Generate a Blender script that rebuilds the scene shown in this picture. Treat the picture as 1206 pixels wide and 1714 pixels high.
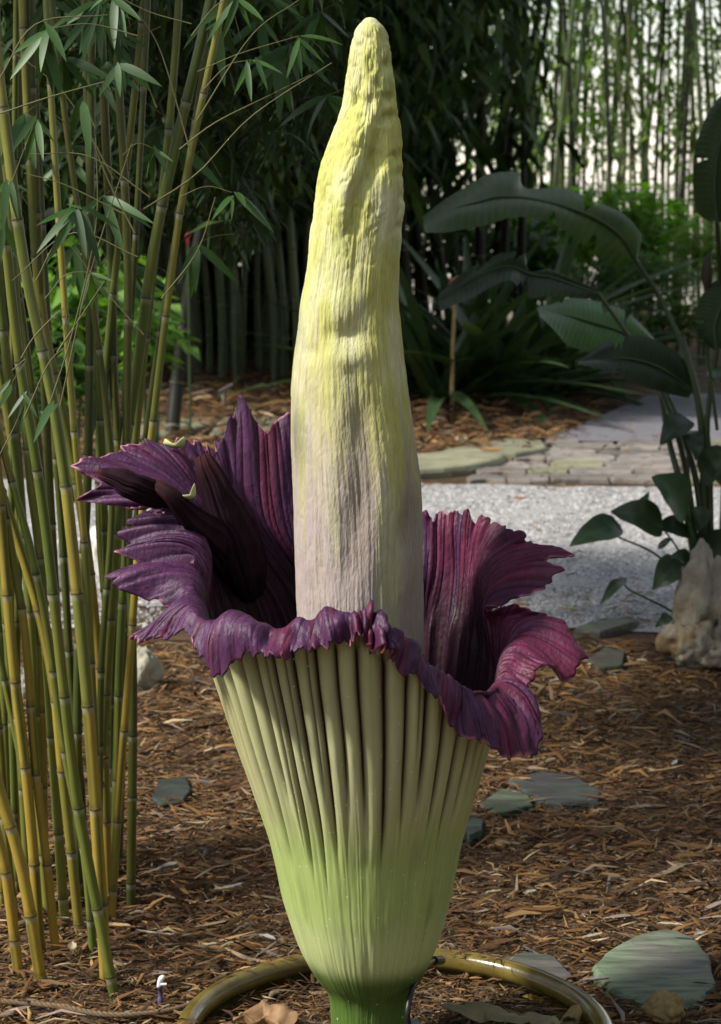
import bpy, math, random
import numpy as np
from mathutils import Vector

for o in list(bpy.data.objects):
    bpy.data.objects.remove(o)
S = bpy.context.scene
COL = S.collection
rnd = random.Random(7)
rng = np.random.default_rng(11)

# ------------------------------------------------------------------ camera
FPX, W0, H0 = 3500.0, 1206.0, 1714.0        # focal length and frame of the photograph in pixels
CAM = np.array([0.0, -3.5, 1.555])
PITCH = math.atan((857 - 300) / FPX)
cam = bpy.data.objects.new('camera', bpy.data.cameras.new('camera'))
COL.objects.link(cam)
cam.location = CAM
cam.rotation_euler = (math.pi / 2 - PITCH, 0, 0)
cam.data.sensor_fit = 'VERTICAL'
cam.data.sensor_height = 36.0
cam.data.lens = FPX / H0 * 36.0
cam.data.clip_start = 0.05
cam.data.clip_end = 2000
cam.data.dof.use_dof = True
cam.data.dof.focus_distance = 3.45
cam.data.dof.aperture_fstop = 9.0
S.camera = cam

# ------------------------------------------------------------------ sky and sun
SUN_AZ, SUN_EL = math.radians(251), math.radians(43)   # clockwise from +Y: from the left, a little in front
world = bpy.data.worlds.new('World')
S.world = world
world.use_nodes = True
nt = world.node_tree
sky = nt.nodes.new('ShaderNodeTexSky')
sky.sky_type = 'NISHITA'
sky.sun_disc = False
sky.sun_elevation = SUN_EL
sky.sun_rotation = SUN_AZ
sky.air_density = 1.4
sky.dust_density = 0.05
sky.ozone_density = 1.0
bg = nt.nodes['Background']
bg.inputs['Strength'].default_value = 0.125
hsv = nt.nodes.new('ShaderNodeHueSaturation')          # thin white overcast: the same sky, paler
hsv.inputs['Saturation'].default_value = 0.38
hsv.inputs['Value'].default_value = 1.2
nt.links.new(sky.outputs[0], hsv.inputs['Color'])
nt.links.new(hsv.outputs[0], bg.inputs['Color'])
sun = bpy.data.objects.new('sun', bpy.data.lights.new('sun', 'SUN'))
COL.objects.link(sun)
sun.data.energy = 5.0
sun.data.angle = math.radians(6)
sun.data.color = (1.0, 0.95, 0.86)
sdir = Vector((math.sin(SUN_AZ) * math.cos(SUN_EL), math.cos(SUN_AZ) * math.cos(SUN_EL), math.sin(SUN_EL)))
sun.rotation_euler = sdir.to_track_quat('Z', 'Y').to_euler()
sun.location = (-6, -3, 8)

S.view_settings.view_transform = 'Standard'
S.view_settings.look = 'None'
S.view_settings.exposure = 0.28
S.view_settings.gamma = 1.0
S.view_settings.use_curve_mapping = False
S.render.engine = 'CYCLES'
S.cycles.use_denoising = True
S.cycles.max_bounces = 6
S.cycles.diffuse_bounces = 3
S.cycles.glossy_bounces = 2
S.cycles.transmission_bounces = 3
S.cycles.transparent_max_bounces = 4
S.cycles.caustics_reflective = False
S.cycles.caustics_refractive = False

# ------------------------------------------------------------------ geometry helpers
CP, SP = math.cos(PITCH), math.sin(PITCH)

def ray(px, py):
    xc = (np.asarray(px, float) - W0 / 2) / FPX
    yc = (H0 / 2 - np.asarray(py, float)) / FPX
    return xc, CP + yc * SP, -SP + yc * CP

def at(px, py, Y):
    """World point seen at a pixel of the photograph at depth Y."""
    dx, dy, dz = ray(px, py)
    t = (np.asarray(Y, float) - CAM[1]) / dy
    return np.stack(np.broadcast_arrays(CAM[0] + dx * t, CAM[1] + dy * t, CAM[2] + dz * t), -1)

def gnd(px, py, z=0.0):
    dx, dy, dz = ray(px, py)
    t = (z - CAM[2]) / dz
    return np.stack(np.broadcast_arrays(CAM[0] + dx * t, CAM[1] + dy * t, CAM[2] + dz * t), -1)

def smooth(a, b, x):
    t = np.clip((np.asarray(x, float) - a) / (b - a), 0, 1)
    return t * t * (3 - 2 * t)

def hash3(ix, iy, iz, s=0):
    n = (ix.astype(np.int64) * 374761393 + iy.astype(np.int64) * 668265263 + iz.astype(np.int64) * 2147483647 + s * 144269504) & 0xffffffff
    n = ((n ^ (n >> 13)) * 1274126177) & 0xffffffff
    n = (n ^ (n >> 16)) & 0xffffffff
    return n / 4294967295.0

def vnoise(x, y, z=0.0, s=0):
    """value noise -1..1"""
    x, y, z = np.broadcast_arrays(np.asarray(x, float), np.asarray(y, float), np.asarray(z, float))
    ix, iy, iz = np.floor(x), np.floor(y), np.floor(z)
    fx, fy, fz = x - ix, y - iy, z - iz
    fx, fy, fz = [f * f * (3 - 2 * f) for f in (fx, fy, fz)]
    r = 0
    for a in (0, 1):
        for b in (0, 1):
            for c in (0, 1):
                w = (fx if a else 1 - fx) * (fy if b else 1 - fy) * (fz if c else 1 - fz)
                r = r + w * hash3(ix + a, iy + b, iz + c, s)
    return r * 2 - 1

def fbm(x, y, z=0.0, s=0, n=4):
    r, a = 0, 0.5
    for k in range(n):
        r = r + a * vnoise(np.asarray(x) * 2 ** k, np.asarray(y) * 2 ** k, np.asarray(z) * 2 ** k, s + k)
        a *= 0.5
    return r

def mesh_data(name, V, F, mat, colors=None, shade=True, mats=None, mat_idx=None):
    me = bpy.data.meshes.new(name)
    V = np.ascontiguousarray(np.asarray(V, np.float32).reshape(-1, 3))
    if isinstance(F, np.ndarray):
        nf, k = F.shape
        me.vertices.add(len(V))
        me.vertices.foreach_set('co', V.ravel())
        me.loops.add(nf * k)
        me.loops.foreach_set('vertex_index', np.ascontiguousarray(F, np.int32).ravel())
        me.polygons.add(nf)
        me.polygons.foreach_set('loop_start', np.arange(0, nf * k, k, dtype=np.int32))
        me.update(calc_edges=True)
        me.validate()
    else:
        me.from_pydata(V.tolist(), [], F)
        me.update()
    if colors is not None:
        ca = me.color_attributes.new('Col', 'FLOAT_COLOR', 'POINT')
        c = np.ones((len(V), 4), np.float32)
        c[:, :3] = np.clip(np.asarray(colors, np.float32).reshape(-1, 3), 0, 1)
        ca.data.foreach_set('color', c.ravel())
    for m in (mats or [mat]):
        me.materials.append(m)
    if mat_idx is not None:
        me.polygons.foreach_set('material_index', np.asarray(mat_idx, np.int32))
    if shade:
        me.polygons.foreach_set('use_smooth', np.ones(len(me.polygons), bool))
    return me

def link(name, me, parent=None, loc=None, rot=None, scale=None):
    o = bpy.data.objects.new(name, me)
    COL.objects.link(o)
    if parent is not None:
        o.parent = parent
    if loc is not None:
        o.location = tuple(float(c) for c in loc)
    if rot is not None:
        o.rotation_euler = rot
    if scale is not None:
        o.scale = scale if hasattr(scale, '__len__') else (scale,) * 3
    return o

def obj(name, V, F, mat, parent=None, colors=None, shade=True, **k):
    if parent is not None:
        V = np.asarray(V, float).reshape(-1, 3) - np.array(parent_world(parent))
    return link(name, mesh_data(name, V, F, mat, colors, shade, **k), parent)

def parent_world(p):
    l = Vector((0, 0, 0))
    while p is not None:
        l = l + p.location
        p = p.parent
    return l

def tag(o, label=None, cat=None, group=None, kind=None):
    for k, v in (('label', label), ('category', cat), ('group', group), ('kind', kind)):
        if v:
            o[k] = v
    return o

def thing(name, label, cat, loc=(0, 0, 0), group=None):
    o = bpy.data.objects.new(name, None)
    COL.objects.link(o)
    o.location = tuple(float(c) for c in loc)
    o.empty_display_size = 0.1
    return tag(o, label, cat, group)

def grid_faces(nu, nv, wrap=False, flip=False):
    """vertices indexed [u*nv+v]"""
    iu = np.arange(nu if wrap else nu - 1)
    iv = np.arange(nv - 1)
    a, b = np.meshgrid(iu, iv, indexing='ij')
    a2 = (a + 1) % nu
    F = np.stack([a * nv + b, a2 * nv + b, a2 * nv + b + 1, a * nv + b + 1], -1).reshape(-1, 4)
    return F[:, ::-1].copy() if flip else F

def path_resample(P, n):
    """Catmull-Rom through P, n samples evenly by length"""
    P = np.asarray(P, float)
    if len(P) == 2:
        t = np.linspace(0, 1, n)[:, None]
        return P[0] * (1 - t) + P[1] * t
    Q = np.vstack([2 * P[0] - P[1], P, 2 * P[-1] - P[-2]])
    out = []
    for i in range(1, len(Q) - 2):
        for t in np.linspace(0, 1, 16, endpoint=False):
            p0, p1, p2, p3 = Q[i - 1], Q[i], Q[i + 1], Q[i + 2]
            out.append(0.5 * (2 * p1 + (p2 - p0) * t + (2 * p0 - 5 * p1 + 4 * p2 - p3) * t * t + (3 * p1 - p0 - 3 * p2 + p3) * t ** 3))
    out.append(P[-1])
    out = np.array(out)
    d = np.concatenate([[0], np.cumsum(np.linalg.norm(np.diff(out, axis=0), axis=1))])
    s = np.linspace(0, d[-1], n)
    return np.stack([np.interp(s, d, out[:, k]) for k in range(out.shape[1])], -1)

def frames(P):
    T = np.gradient(P, axis=0)
    T /= np.linalg.norm(T, axis=1)[:, None] + 1e-9
    ref = np.array([0.0, 1.0, 0.02]) if abs(T[0][1]) < 0.9 else np.array([1.0, 0, 0])
    N = np.zeros_like(T)
    n = ref - T[0] * ref.dot(T[0])
    for i in range(len(P)):
        n = n - T[i] * n.dot(T[i])
        n /= np.linalg.norm(n) + 1e-9
        N[i] = n
    return T, N, np.cross(T, N)

def tube(P, R, seg=8):
    P = np.asarray(P, float)
    R = np.broadcast_to(np.asarray(R, float), (len(P),))
    T, N, B = frames(P)
    a = np.arange(seg) * 2 * math.pi / seg
    V = P[:, None] + R[:, None, None] * (N[:, None] * np.cos(a)[None, :, None] + B[:, None] * np.sin(a)[None, :, None])
    n = len(P)
    i, j = np.meshgrid(np.arange(n - 1), np.arange(seg), indexing='ij')
    j2 = (j + 1) % seg
    F = np.stack([i * seg + j, i * seg + j2, (i + 1) * seg + j2, (i + 1) * seg + j], -1).reshape(-1, 4)
    return V.reshape(-1, 3), F

# ------------------------------------------------------------------ materials
def material(name, color=(0.5, 0.5, 0.5), rough=0.6, attr=False, var=0.0, var_scale=20.0, stretch=(1, 1, 1), bump=0.0,
             bump_scale=80.0, spec=0.5, translucent=0.0, rand=0.0, speck=None, coat=0.0, bump_dist=0.01, sheen=0.0, sss=0.0, coords='Object'):
    m = bpy.data.materials.new(name)
    m.use_nodes = True
    n, l = m.node_tree.nodes, m.node_tree.links
    b = n['Principled BSDF']
    b.inputs['Roughness'].default_value = rough
    b.inputs['Specular IOR Level'].default_value = spec
    b.inputs['Coat Weight'].default_value = coat
    b.inputs['Coat Roughness'].default_value = 0.15
    tc = n.new('ShaderNodeTexCoord')
    mp = n.new('ShaderNodeMapping')
    mp.inputs['Scale'].default_value = stretch
    l.new(tc.outputs[coords], mp.inputs['Vector'])
    if attr:
        a = n.new('ShaderNodeAttribute')
        a.attribute_name = 'Col'
        col = a.outputs['Color']
    else:
        c = n.new('ShaderNodeRGB')
        c.outputs[0].default_value = (*color, 1)
        col = c.outputs[0]
    if var > 0:
        t = n.new('ShaderNodeTexNoise')
        t.inputs['Scale'].default_value = var_scale
        t.inputs['Detail'].default_value = 5
        t.inputs['Roughness'].default_value = 0.6
        l.new(mp.outputs[0], t.inputs['Vector'])
        r = n.new('ShaderNodeMapRange')
        r.inputs[1].default_value, r.inputs[2].default_value = 0.25, 0.75
        r.inputs[3].default_value, r.inputs[4].default_value = 1 - var, 1 + var
        l.new(t.outputs['Fac'], r.inputs[0])
        x = n.new('ShaderNodeVectorMath')
        x.operation = 'SCALE'
        l.new(col, x.inputs[0])
        l.new(r.outputs[0], x.inputs['Scale'])
        col = x.outputs[0]
    if rand > 0:
        oi = n.new('ShaderNodeObjectInfo')
        r = n.new('ShaderNodeMapRange')
        r.inputs[3].default_value, r.inputs[4].default_value = 1 - rand, 1 + rand
        l.new(oi.outputs['Random'], r.inputs[0])
        x = n.new('ShaderNodeVectorMath')
        x.operation = 'SCALE'
        l.new(col, x.inputs[0])
        l.new(r.outputs[0], x.inputs['Scale'])
        col = x.outputs[0]
    if speck:
        sc, thr, scol = speck
        v = n.new('ShaderNodeTexVoronoi')
        v.inputs['Scale'].default_value = sc
        l.new(tc.outputs[coords], v.inputs['Vector'])
        r = n.new('ShaderNodeMapRange')
        r.inputs[1].default_value, r.inputs[2].default_value = thr * 0.6, thr
        r.inputs[3].default_value, r.inputs[4].default_value = 0.8, 0.0
        l.new(v.outputs['Distance'], r.inputs[0])
        mx = n.new('ShaderNodeMix')
        mx.data_type = 'RGBA'
        l.new(r.outputs[0], mx.inputs['Factor'])
        l.new(col, mx.inputs['A'])
        mx.inputs['B'].default_value = (*scol, 1)
        col = mx.outputs['Result']
    l.new(col, b.inputs['Base Color'])
    if sss > 0:
        b.inputs['Subsurface Weight'].default_value = sss
        b.inputs['Subsurface Radius'].default_value = (0.012, 0.012, 0.004)
        b.inputs['Subsurface Scale'].default_value = 1.0
    if bump > 0:
        t = n.new('ShaderNodeTexNoise')
        t.inputs['Scale'].default_value = bump_scale
        t.inputs['Detail'].default_value = 4
        l.new(mp.outputs[0], t.inputs['Vector'])
        bp = n.new('ShaderNodeBump')
        bp.inputs['Strength'].default_value = bump
        bp.inputs['Distance'].default_value = bump_dist
        l.new(t.outputs['Fac'], bp.inputs['Height'])
        l.new(bp.outputs[0], b.inputs['Normal'])
    if translucent > 0:
        tr = n.new('ShaderNodeBsdfTranslucent')
        hs = n.new('ShaderNodeVectorMath')
        hs.operation = 'MULTIPLY'
        hs.inputs[1].default_value = (1.5, 1.7, 0.6)
        l.new(col, hs.inputs[0])
        l.new(hs.outputs[0], tr.inputs['Color'])
        mix = n.new('ShaderNodeMixShader')
        mix.inputs[0].default_value = translucent
        l.new(b.outputs[0], mix.inputs[1])
        l.new(tr.outputs[0], mix.inputs[2])
        l.new(mix.outputs[0], n['Material Output'].inputs['Surface'])
    return m

M = {
    'spadix': material('spadix_skin', rough=0.75, attr=True, var=0.16, var_scale=110, stretch=(1, 1, 0.3), bump=0.6, bump_scale=300, bump_dist=0.003, spec=0.25, speck=(230, 0.10, (0.62, 0.58, 0.42))),
    'spathe': material('spathe_outside', rough=0.42, attr=True, var=0.08, var_scale=45, stretch=(1, 1, 0.2), bump=0.15, bump_scale=140, bump_dist=0.002, spec=0.4, speck=(48, 0.11, (0.60, 0.66, 0.42)), sss=0.1),
    'lining': material('spathe_inside', rough=0.50, attr=True, var=0.35, var_scale=42, stretch=(1, 1, 0.5), bump=0.5, bump_scale=150, bump_dist=0.004, spec=0.28, speck=(42, 0.03, (0.35, 0.2, 0.25))),
    'fold': material('fold_painted_shade', attr=True, rough=0.8, spec=0.12, var=0.3, var_scale=60, stretch=(1, 1, 0.3), bump=0.3, bump_scale=120, bump_dist=0.002),  # fold colours hold the hollow's shade as well as maroon
    'torn': material('torn_tissue', (0.36, 0.38, 0.16), rough=0.6, var=0.2),
    'culm': material('bamboo_culm_skin', rough=0.38, attr=True, var=0.16, var_scale=35, stretch=(1, 1, 0.25), bump=0.08, bump_scale=60, speck=(75, 0.045, (0.05, 0.04, 0.015)), spec=0.4),
    'green_culm': material('green_culm_skin', rough=0.45, attr=True, var=0.2, var_scale=14, stretch=(1, 1, 0.3), rand=0.25),
    'black_culm': material('black_culm_skin', attr=True, rough=0.6, spec=0.2, var=0.3, var_scale=12, rand=0.3),
    'leaf': material('bamboo_leaf', (0.042, 0.10, 0.02), rough=0.5, var=0.15, var_scale=30, rand=0.35, translucent=0.25),
    'leaf_dark': material('thicket_leaf', rough=0.6, attr=True, translucent=0.15, spec=0.25),
    'leaf_col': material('foliage_leaf', rough=0.42, attr=True, translucent=0.42),
    'twig': material('bamboo_twig', (0.13, 0.12, 0.04), rough=0.6, var=0.3),
    'paddle': material('paddle_leaf', rough=0.48, attr=True, var=0.3, var_scale=9, spec=0.4, translucent=0.28),
    'petiole': material('petiole', (0.035, 0.06, 0.018), rough=0.45, var=0.25),
    'broad': material('broad_leaf', rough=0.4, attr=True, var=0.2, var_scale=16, translucent=0.12, bump=0.2, bump_scale=40),
    'mulch': material('mulch_bed', rough=0.9, attr=True, var=0.45, var_scale=55, bump=0.6, bump_scale=90, bump_dist=0.02, spec=0.2),
    'chip': material('wood_chip', rough=0.8, attr=True, var=0.2, var_scale=120, spec=0.25),
    'gravel': material('gravel', (0.33, 0.32, 0.315), rough=0.9, var=0.45, var_scale=35, bump=0.5, bump_scale=120, bump_dist=0.01, spec=0.2),
    'gravel_stone': material('gravel_stone', rough=0.85, attr=True, spec=0.2),
    'asphalt': material('walkway', (0.15, 0.145, 0.16), rough=0.85, var=0.15, var_scale=6, bump=0.3, bump_scale=90),
    'flag': material('flagstone', (0.20, 0.175, 0.155), rough=0.85, var=0.5, var_scale=5, bump=0.5, bump_scale=20, rand=0.3),
    'mossy': material('mossy_stone', (0.20, 0.195, 0.125), rough=0.85, var=0.35, var_scale=7, bump=0.5, bump_scale=18, rand=0.15),
    'slate': material('slate', attr=True, rough=0.8, spec=0.2, var=0.55, var_scale=18, stretch=(0.5, 2.2, 3), bump=0.7, bump_scale=34, bump_dist=0.012, speck=(60, 0.12, (0.06, 0.06, 0.045))),
    'lime': material('limestone', attr=True, rough=0.85, var=0.28, var_scale=14, bump=0.7, bump_scale=26, bump_dist=0.02, spec=0.25),
    'glaze': material('olive_glaze', (0.15, 0.11, 0.025), rough=0.22, var=0.5, var_scale=14, coat=0.35, bump=0.2, bump_scale=30, bump_dist=0.006, speck=(70, 0.12, (0.07, 0.05, 0.02))),
    'rope': material('rope', (0.15, 0.10, 0.055), rough=0.9, var=0.35, var_scale=160),
    'black': material('black_plastic', (0.012, 0.012, 0.013), rough=0.4),
    'white': material('white_plastic', (0.7, 0.7, 0.72), rough=0.4),
    'steel': material('grey_label_metal', (0.42, 0.43, 0.45), rough=0.4),
    'purple': material('purple_plastic', (0.08, 0.07, 0.14), rough=0.5),
    'dry': material('dry_leaf', attr=True, rough=0.7, var=0.25, var_scale=30, stretch=(1, 1, 1), bump=0.4, bump_scale=60, bump_dist=0.004, translucent=0.1),
    'cane': material('cane_stake', (0.36, 0.24, 0.10), rough=0.5, var=0.25, var_scale=30),
    'red': material('red_flower', (0.32, 0.02, 0.025), rough=0.5),
    'soil': material('potting_soil', rough=0.95, attr=True, var=0.4, var_scale=80, bump=0.8, bump_scale=70, bump_dist=0.015),
}

# ------------------------------------------------------------------ ground
def ground_z(x, y):
    z = 0.02 * fbm(x * 0.8, y * 0.8, 3.1, 5, 3) + 0.012 * fbm(x * 5, y * 5, 1.7, 9, 2)
    return z * (1 - smooth(2.2, 2.9, y))

xs = np.concatenate([np.linspace(-400, -14, 14), np.linspace(-12, -2.2, 40), np.linspace(-2, 3, 170), np.linspace(3.2, 14, 40), np.linspace(16, 400, 14)])
ys = np.concatenate([np.linspace(-60, -2.2, 10), np.linspace(-2, 3.6, 190), np.linspace(3.7, 14, 150), np.linspace(15, 60, 30), np.linspace(70, 900, 14)])
gx, gy = np.meshgrid(xs, ys, indexing='ij')
gz = ground_z(gx, gy) * (1 - smooth(14, 30, gy)) - 0.012
# bed swells a little where the far mulch is heaped under the bamboo
gz += 0.10 * smooth(9.2, 10.4, gy) * (1 - smooth(16, 20, gy)) * (1 - smooth(0.6, 1.6, gx))
V = np.stack([gx, gy, gz], -1)
n1, n2 = fbm(gx * 3, gy * 3, 0, 1), fbm(gx * 11, gy * 11, 0, 2)
mc = np.array([0.075, 0.045, 0.024]) * (1 + 0.5 * n1 + 0.5 * n2)[..., None]
far = smooth(19, 24, gy)[..., None]
mc = mc * (1 - far) + far * np.array([0.52, 0.47, 0.40])        # pale sand added beyond the groves to make the gaps bright
ground = obj('ground', V, grid_faces(len(xs), len(ys)), M['mulch'], colors=mc)
tag(ground, kind='structure')

def sheet(name, quad_px, z, mat, nx=40, ny=14, relief=0.0, extra=None):
    """A sheet on the ground whose edges follow two pixel lines (near, far)."""
    near, far_ = quad_px
    a = np.array([gnd(*p)[:2] for p in near]); b = np.array([gnd(*p)[:2] for p in far_])
    a, b = path_resample(a, nx), path_resample(b, nx)
    t = np.linspace(0, 1, ny)[None, :, None]
    P = a[:, None] * (1 - t) + b[:, None] * t
    wob = 0.05 * fbm(P[..., 0] * 2.3, P[..., 1] * 2.3, 0, 21)
    P = P + wob[..., None] * np.array([0.2, 1.0])
    zz = z + relief * fbm(P[..., 0] * 6, P[..., 1] * 6, 0, 31)
    return obj(name, np.concatenate([P, zz[..., None]], -1), grid_faces(nx, ny), mat)

g_near = [(-900, 985), (0, 1005), (500, 1025), (960, 1048), (1300, 1062), (2000, 1090)]
g_far = [(-900, 795), (0, 800), (500, 803), (960, 812), (1300, 815), (2000, 815)]
tag(sheet('gravel_path', (g_near, g_far), -0.004, M['gravel'], 90, 40, 0.010), kind='structure')
w_near = [(905, 742), (1000, 741), (1206, 740), (1700, 738)]
w_far = [(1085, 664), (1150, 662), (1250, 660), (1500, 660)]
tag(sheet('walkway', (w_near, w_far), 0.012, M['asphalt'], 30, 12, 0.004), kind='structure')

# gravel grains as real stones
def scatter_px(n, poly_px):
    """points on the ground, spread evenly over a picture polygon's bounding band"""
    x0, x1, y0, y1 = poly_px
    px = rng.uniform(x0, x1, n); py = rng.uniform(y0, y1, n)
    return gnd(px, py)

p = scatter_px(26000, (-120, 1330, 815, 1050))
keep = rng.random(len(p)) < 1
p = p[keep]; n = len(p)
r = rng.uniform(0.004, 0.011, n) * (1 + (p[:, 1] - 3) * 0.06)
base = np.array([[1, 0, 0], [-0.5, 0.8, 0], [-0.5, -0.8, 0], [0, 0, 0.75]])
a = rng.uniform(0, 6.28, n)
rot = np.stack([np.stack([np.cos(a), -np.sin(a), 0 * a], -1), np.stack([np.sin(a), np.cos(a), 0 * a], -1), np.stack([0 * a, 0 * a, 1 + 0 * a], -1)], 1)
V = np.einsum('nij,kj->nki', rot, base) * r[:, None, None] + p[:, None] + np.array([0, 0, -0.003])
F = (np.array([[0, 1, 3], [1, 2, 3], [2, 0, 3]])[None] + 4 * np.arange(n)[:, None, None]).reshape(-1, 3)
c = np.repeat((rng.uniform(0.14, 0.58, n)[:, None] * np.array([1.0, 0.985, 0.99]))[:, None], 4, 1)
tag(obj('gravel_stones', V, F, M['gravel_stone'], colors=c, shade=False), 'loose pale grey gravel covering the path behind the flower', 'gravel', kind='stuff')

# ------------------------------------------------------------------ rocks, slabs
def slab_mesh(outline, thick, seed, rough=0.003, n=40):
    """flat stone: ragged outline (xy), bevelled rim, uneven top. Origin at centroid, z 0 = underside"""
    cl = np.vstack([outline, outline[:1]])
    dl = np.concatenate([[0], np.cumsum(np.linalg.norm(np.diff(cl, axis=0), axis=1))])
    sl = np.linspace(0, dl[-1], n + 1)[:-1]
    o = np.stack([np.interp(sl, dl, cl[:, k]) for k in range(2)], -1)
    c = o.mean(0)
    o = o - c
    ang = np.arange(n)
    j = 1 + 0.035 * vnoise(ang * 0.6, seed, 0, seed) + 0.012 * vnoise(ang * 2.3, seed, 0, seed + 1)
    oj = o * j[:, None]
    rings = []
    for s, z in ((1.0, -0.02), (1.02, thick * 0.45), (0.99, thick * 0.85), (0.95, thick), (0.7, thick), (0.42, thick), (0.15, thick)):
        q = (oj if s > 0.9 else o * (s < 2)) * s
        zz = z + (rough * fbm(q[:, 0] * 7, q[:, 1] * 7, seed, seed) if z >= thick * 0.85 else 0)
        rings.append(np.column_stack([q, np.broadcast_to(zz, n)]))
    V = np.array(rings).transpose(1, 0, 2)      # n x k
    k = V.shape[1]
    F = grid_faces(n, k, wrap=True).tolist()
    F.append([i * k + k - 1 for i in range(n)])
    return V.reshape(-1, 3), F, c

def slab(name, out_px, thick, mat, seed, label=None, cat=None, group=None, color=None, parent=None, z0=0.0, tilt=(0, 0)):
    xy = gnd(np.array(out_px)[:, 0], np.array(out_px)[:, 1])[:, :2]
    V, F, c = slab_mesh(xy, thick, seed)
    col = None
    if color is not None:
        k = 1 + 0.35 * fbm(V[:, 0] * 9, V[:, 1] * 22, seed, seed)
        k2 = fbm(V[:, 0] * 6 + 9, V[:, 1] * 6, seed, seed + 3)[:, None]
        col = np.array(color) * k[:, None] * (1 + np.array([-.05, .12, -.05]) * k2 * 2)
    loc = np.array([c[0], c[1], z0])
    me = mesh_data(name, V, F, mat, col, shade=False)
    o = link(name, me, parent, loc - np.array(parent_world(parent)) if parent else loc, (tilt[0], tilt[1], 0))
    if label:
        tag(o, label, cat, group)
    return o

slab('slate_stone', [(990, 1630), (1020, 1600), (1070, 1575), (1120, 1566), (1160, 1578), (1185, 1612), (1197, 1660), (1175, 1682), (1135, 1695), (1080, 1688), (1030, 1672)], 0.016, M['slate'], 3,
     'large flat grey-green slate lying on mulch right of the pot', 'stone', color=(0.15, 0.175, 0.125))
slab('slate_stone', [(835, 1612), (880, 1600), (925, 1606), (958, 1640), (962, 1662), (915, 1655), (860, 1640)], 0.010, M['slate'], 8,
     'dark slate half buried against the outside of the pot rim', 'stone', color=(0.085, 0.078, 0.074))
slab('slate_stone', [(850, 1310), (900, 1296), (960, 1302), (1003, 1330), (1000, 1352), (930, 1350), (880, 1332)], 0.010, M['slate'], 12,
     'dark grey slate slab beneath the hanging purple frill', 'stone', color=(0.055, 0.055, 0.054))
slab('slate_stone', [(800, 1350), (840, 1326), (885, 1336), (890, 1352), (830, 1366)], 0.010, M['slate'], 15,
     'mossy green slate just right of the green spathe', 'stone', color=(0.07, 0.088, 0.058))
slab('slate_stone', [(775, 1398), (790, 1380), (808, 1384), (806, 1402), (785, 1412)], 0.02, M['slate'], 17,
     'small grey slate chunk tucked behind the right of the spathe', 'stone', color=(0.065, 0.075, 0.066))
slab('slate_stone', [(254, 1338), (265, 1308), (310, 1304), (320, 1325), (305, 1345), (270, 1350)], 0.008, M['slate'], 19,
     'square dark slate lying on mulch left of the flower', 'stone', color=(0.042, 0.043, 0.043))
slab('slate_stone', [(960, 1062), (985, 1050), (1060, 1040), (1068, 1048), (1010, 1064)], 0.02, M['slate'], 23,
     'long thin grey slate edging the gravel near the limestone', 'stone', color=(0.12, 0.125, 0.095))
slab('slate_stone', [(985, 1110), (1020, 1088), (1045, 1098), (1040, 1122), (1000, 1128)], 0.02, M['slate'], 24,
     'dull olive slate on dark mulch right of purple edge', 'stone', color=(0.075, 0.08, 0.055))

# flagstones of the crossing: every one a piece
fl = thing('flagstone_crossing', None, None, gnd(960, 775))
fl['kind'] = 'structure'
seed = 40
for row, (ya, yb) in enumerate(((806, 796), (795, 785), (784, 774), (773, 764), (763, 755), (754, 747), (746, 739))):
    x = 800 - row * 6 + rnd.uniform(-30, 10) + (row % 2) * 25
    while x < 1290:
        w = rnd.uniform(55, 130)
        e = lambda: rnd.uniform(-0.35, 0.35) * (ya - yb)
        out = [(x + 2, ya + e() * .6), (x + w * .5, ya + e() * .5), (x + w - 3, ya + e() * .6), (x + w + rnd.uniform(-7, 5), (ya + yb) / 2), (x + w - 6 + rnd.uniform(-9, 3), yb + 1 + e() * .3), (x + w * .45, yb + e() * .4), (x + rnd.uniform(0, 12), yb + 1), (x - 3, (ya + yb) / 2)]
        slab('flagstone', out, rnd.uniform(0.045, 0.060), M['flag'] if rnd.random() < .9 else M['mossy'], seed, parent=fl, z0=-0.038, tilt=(rnd.uniform(-.012, .012), rnd.uniform(-.012, .012)))
        x += w + rnd.uniform(0, 5)
        seed += 1
for out, s, lab in (([(600, 806), (690, 800), (770, 794), (835, 782), (850, 768), (800, 762), (700, 772), (610, 785)], 61, 'long mossy edging slab right of the spadix at the gravel'),
                    ([(740, 766), (790, 756), (850, 746), (905, 748), (915, 762), (860, 772), (800, 772)], 62, 'mossy slab beside the flagstones, below the mulch bed'),
                    ([(235, 742), (300, 735), (355, 720), (385, 700), (330, 690), (250, 692), (215, 712)], 63, 'pale mossy edging slab behind the left bamboo clump'),
                    ([(345, 745), (400, 728), (470, 725), (560, 728), (570, 700), (480, 680), (400, 690), (370, 712)], 64, 'pale edging slab behind the tall purple petal')):
    slab('edging_stone', out, 0.045, M['mossy'], s, lab, 'stone', 'mossy edging stones along the gravel')

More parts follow.
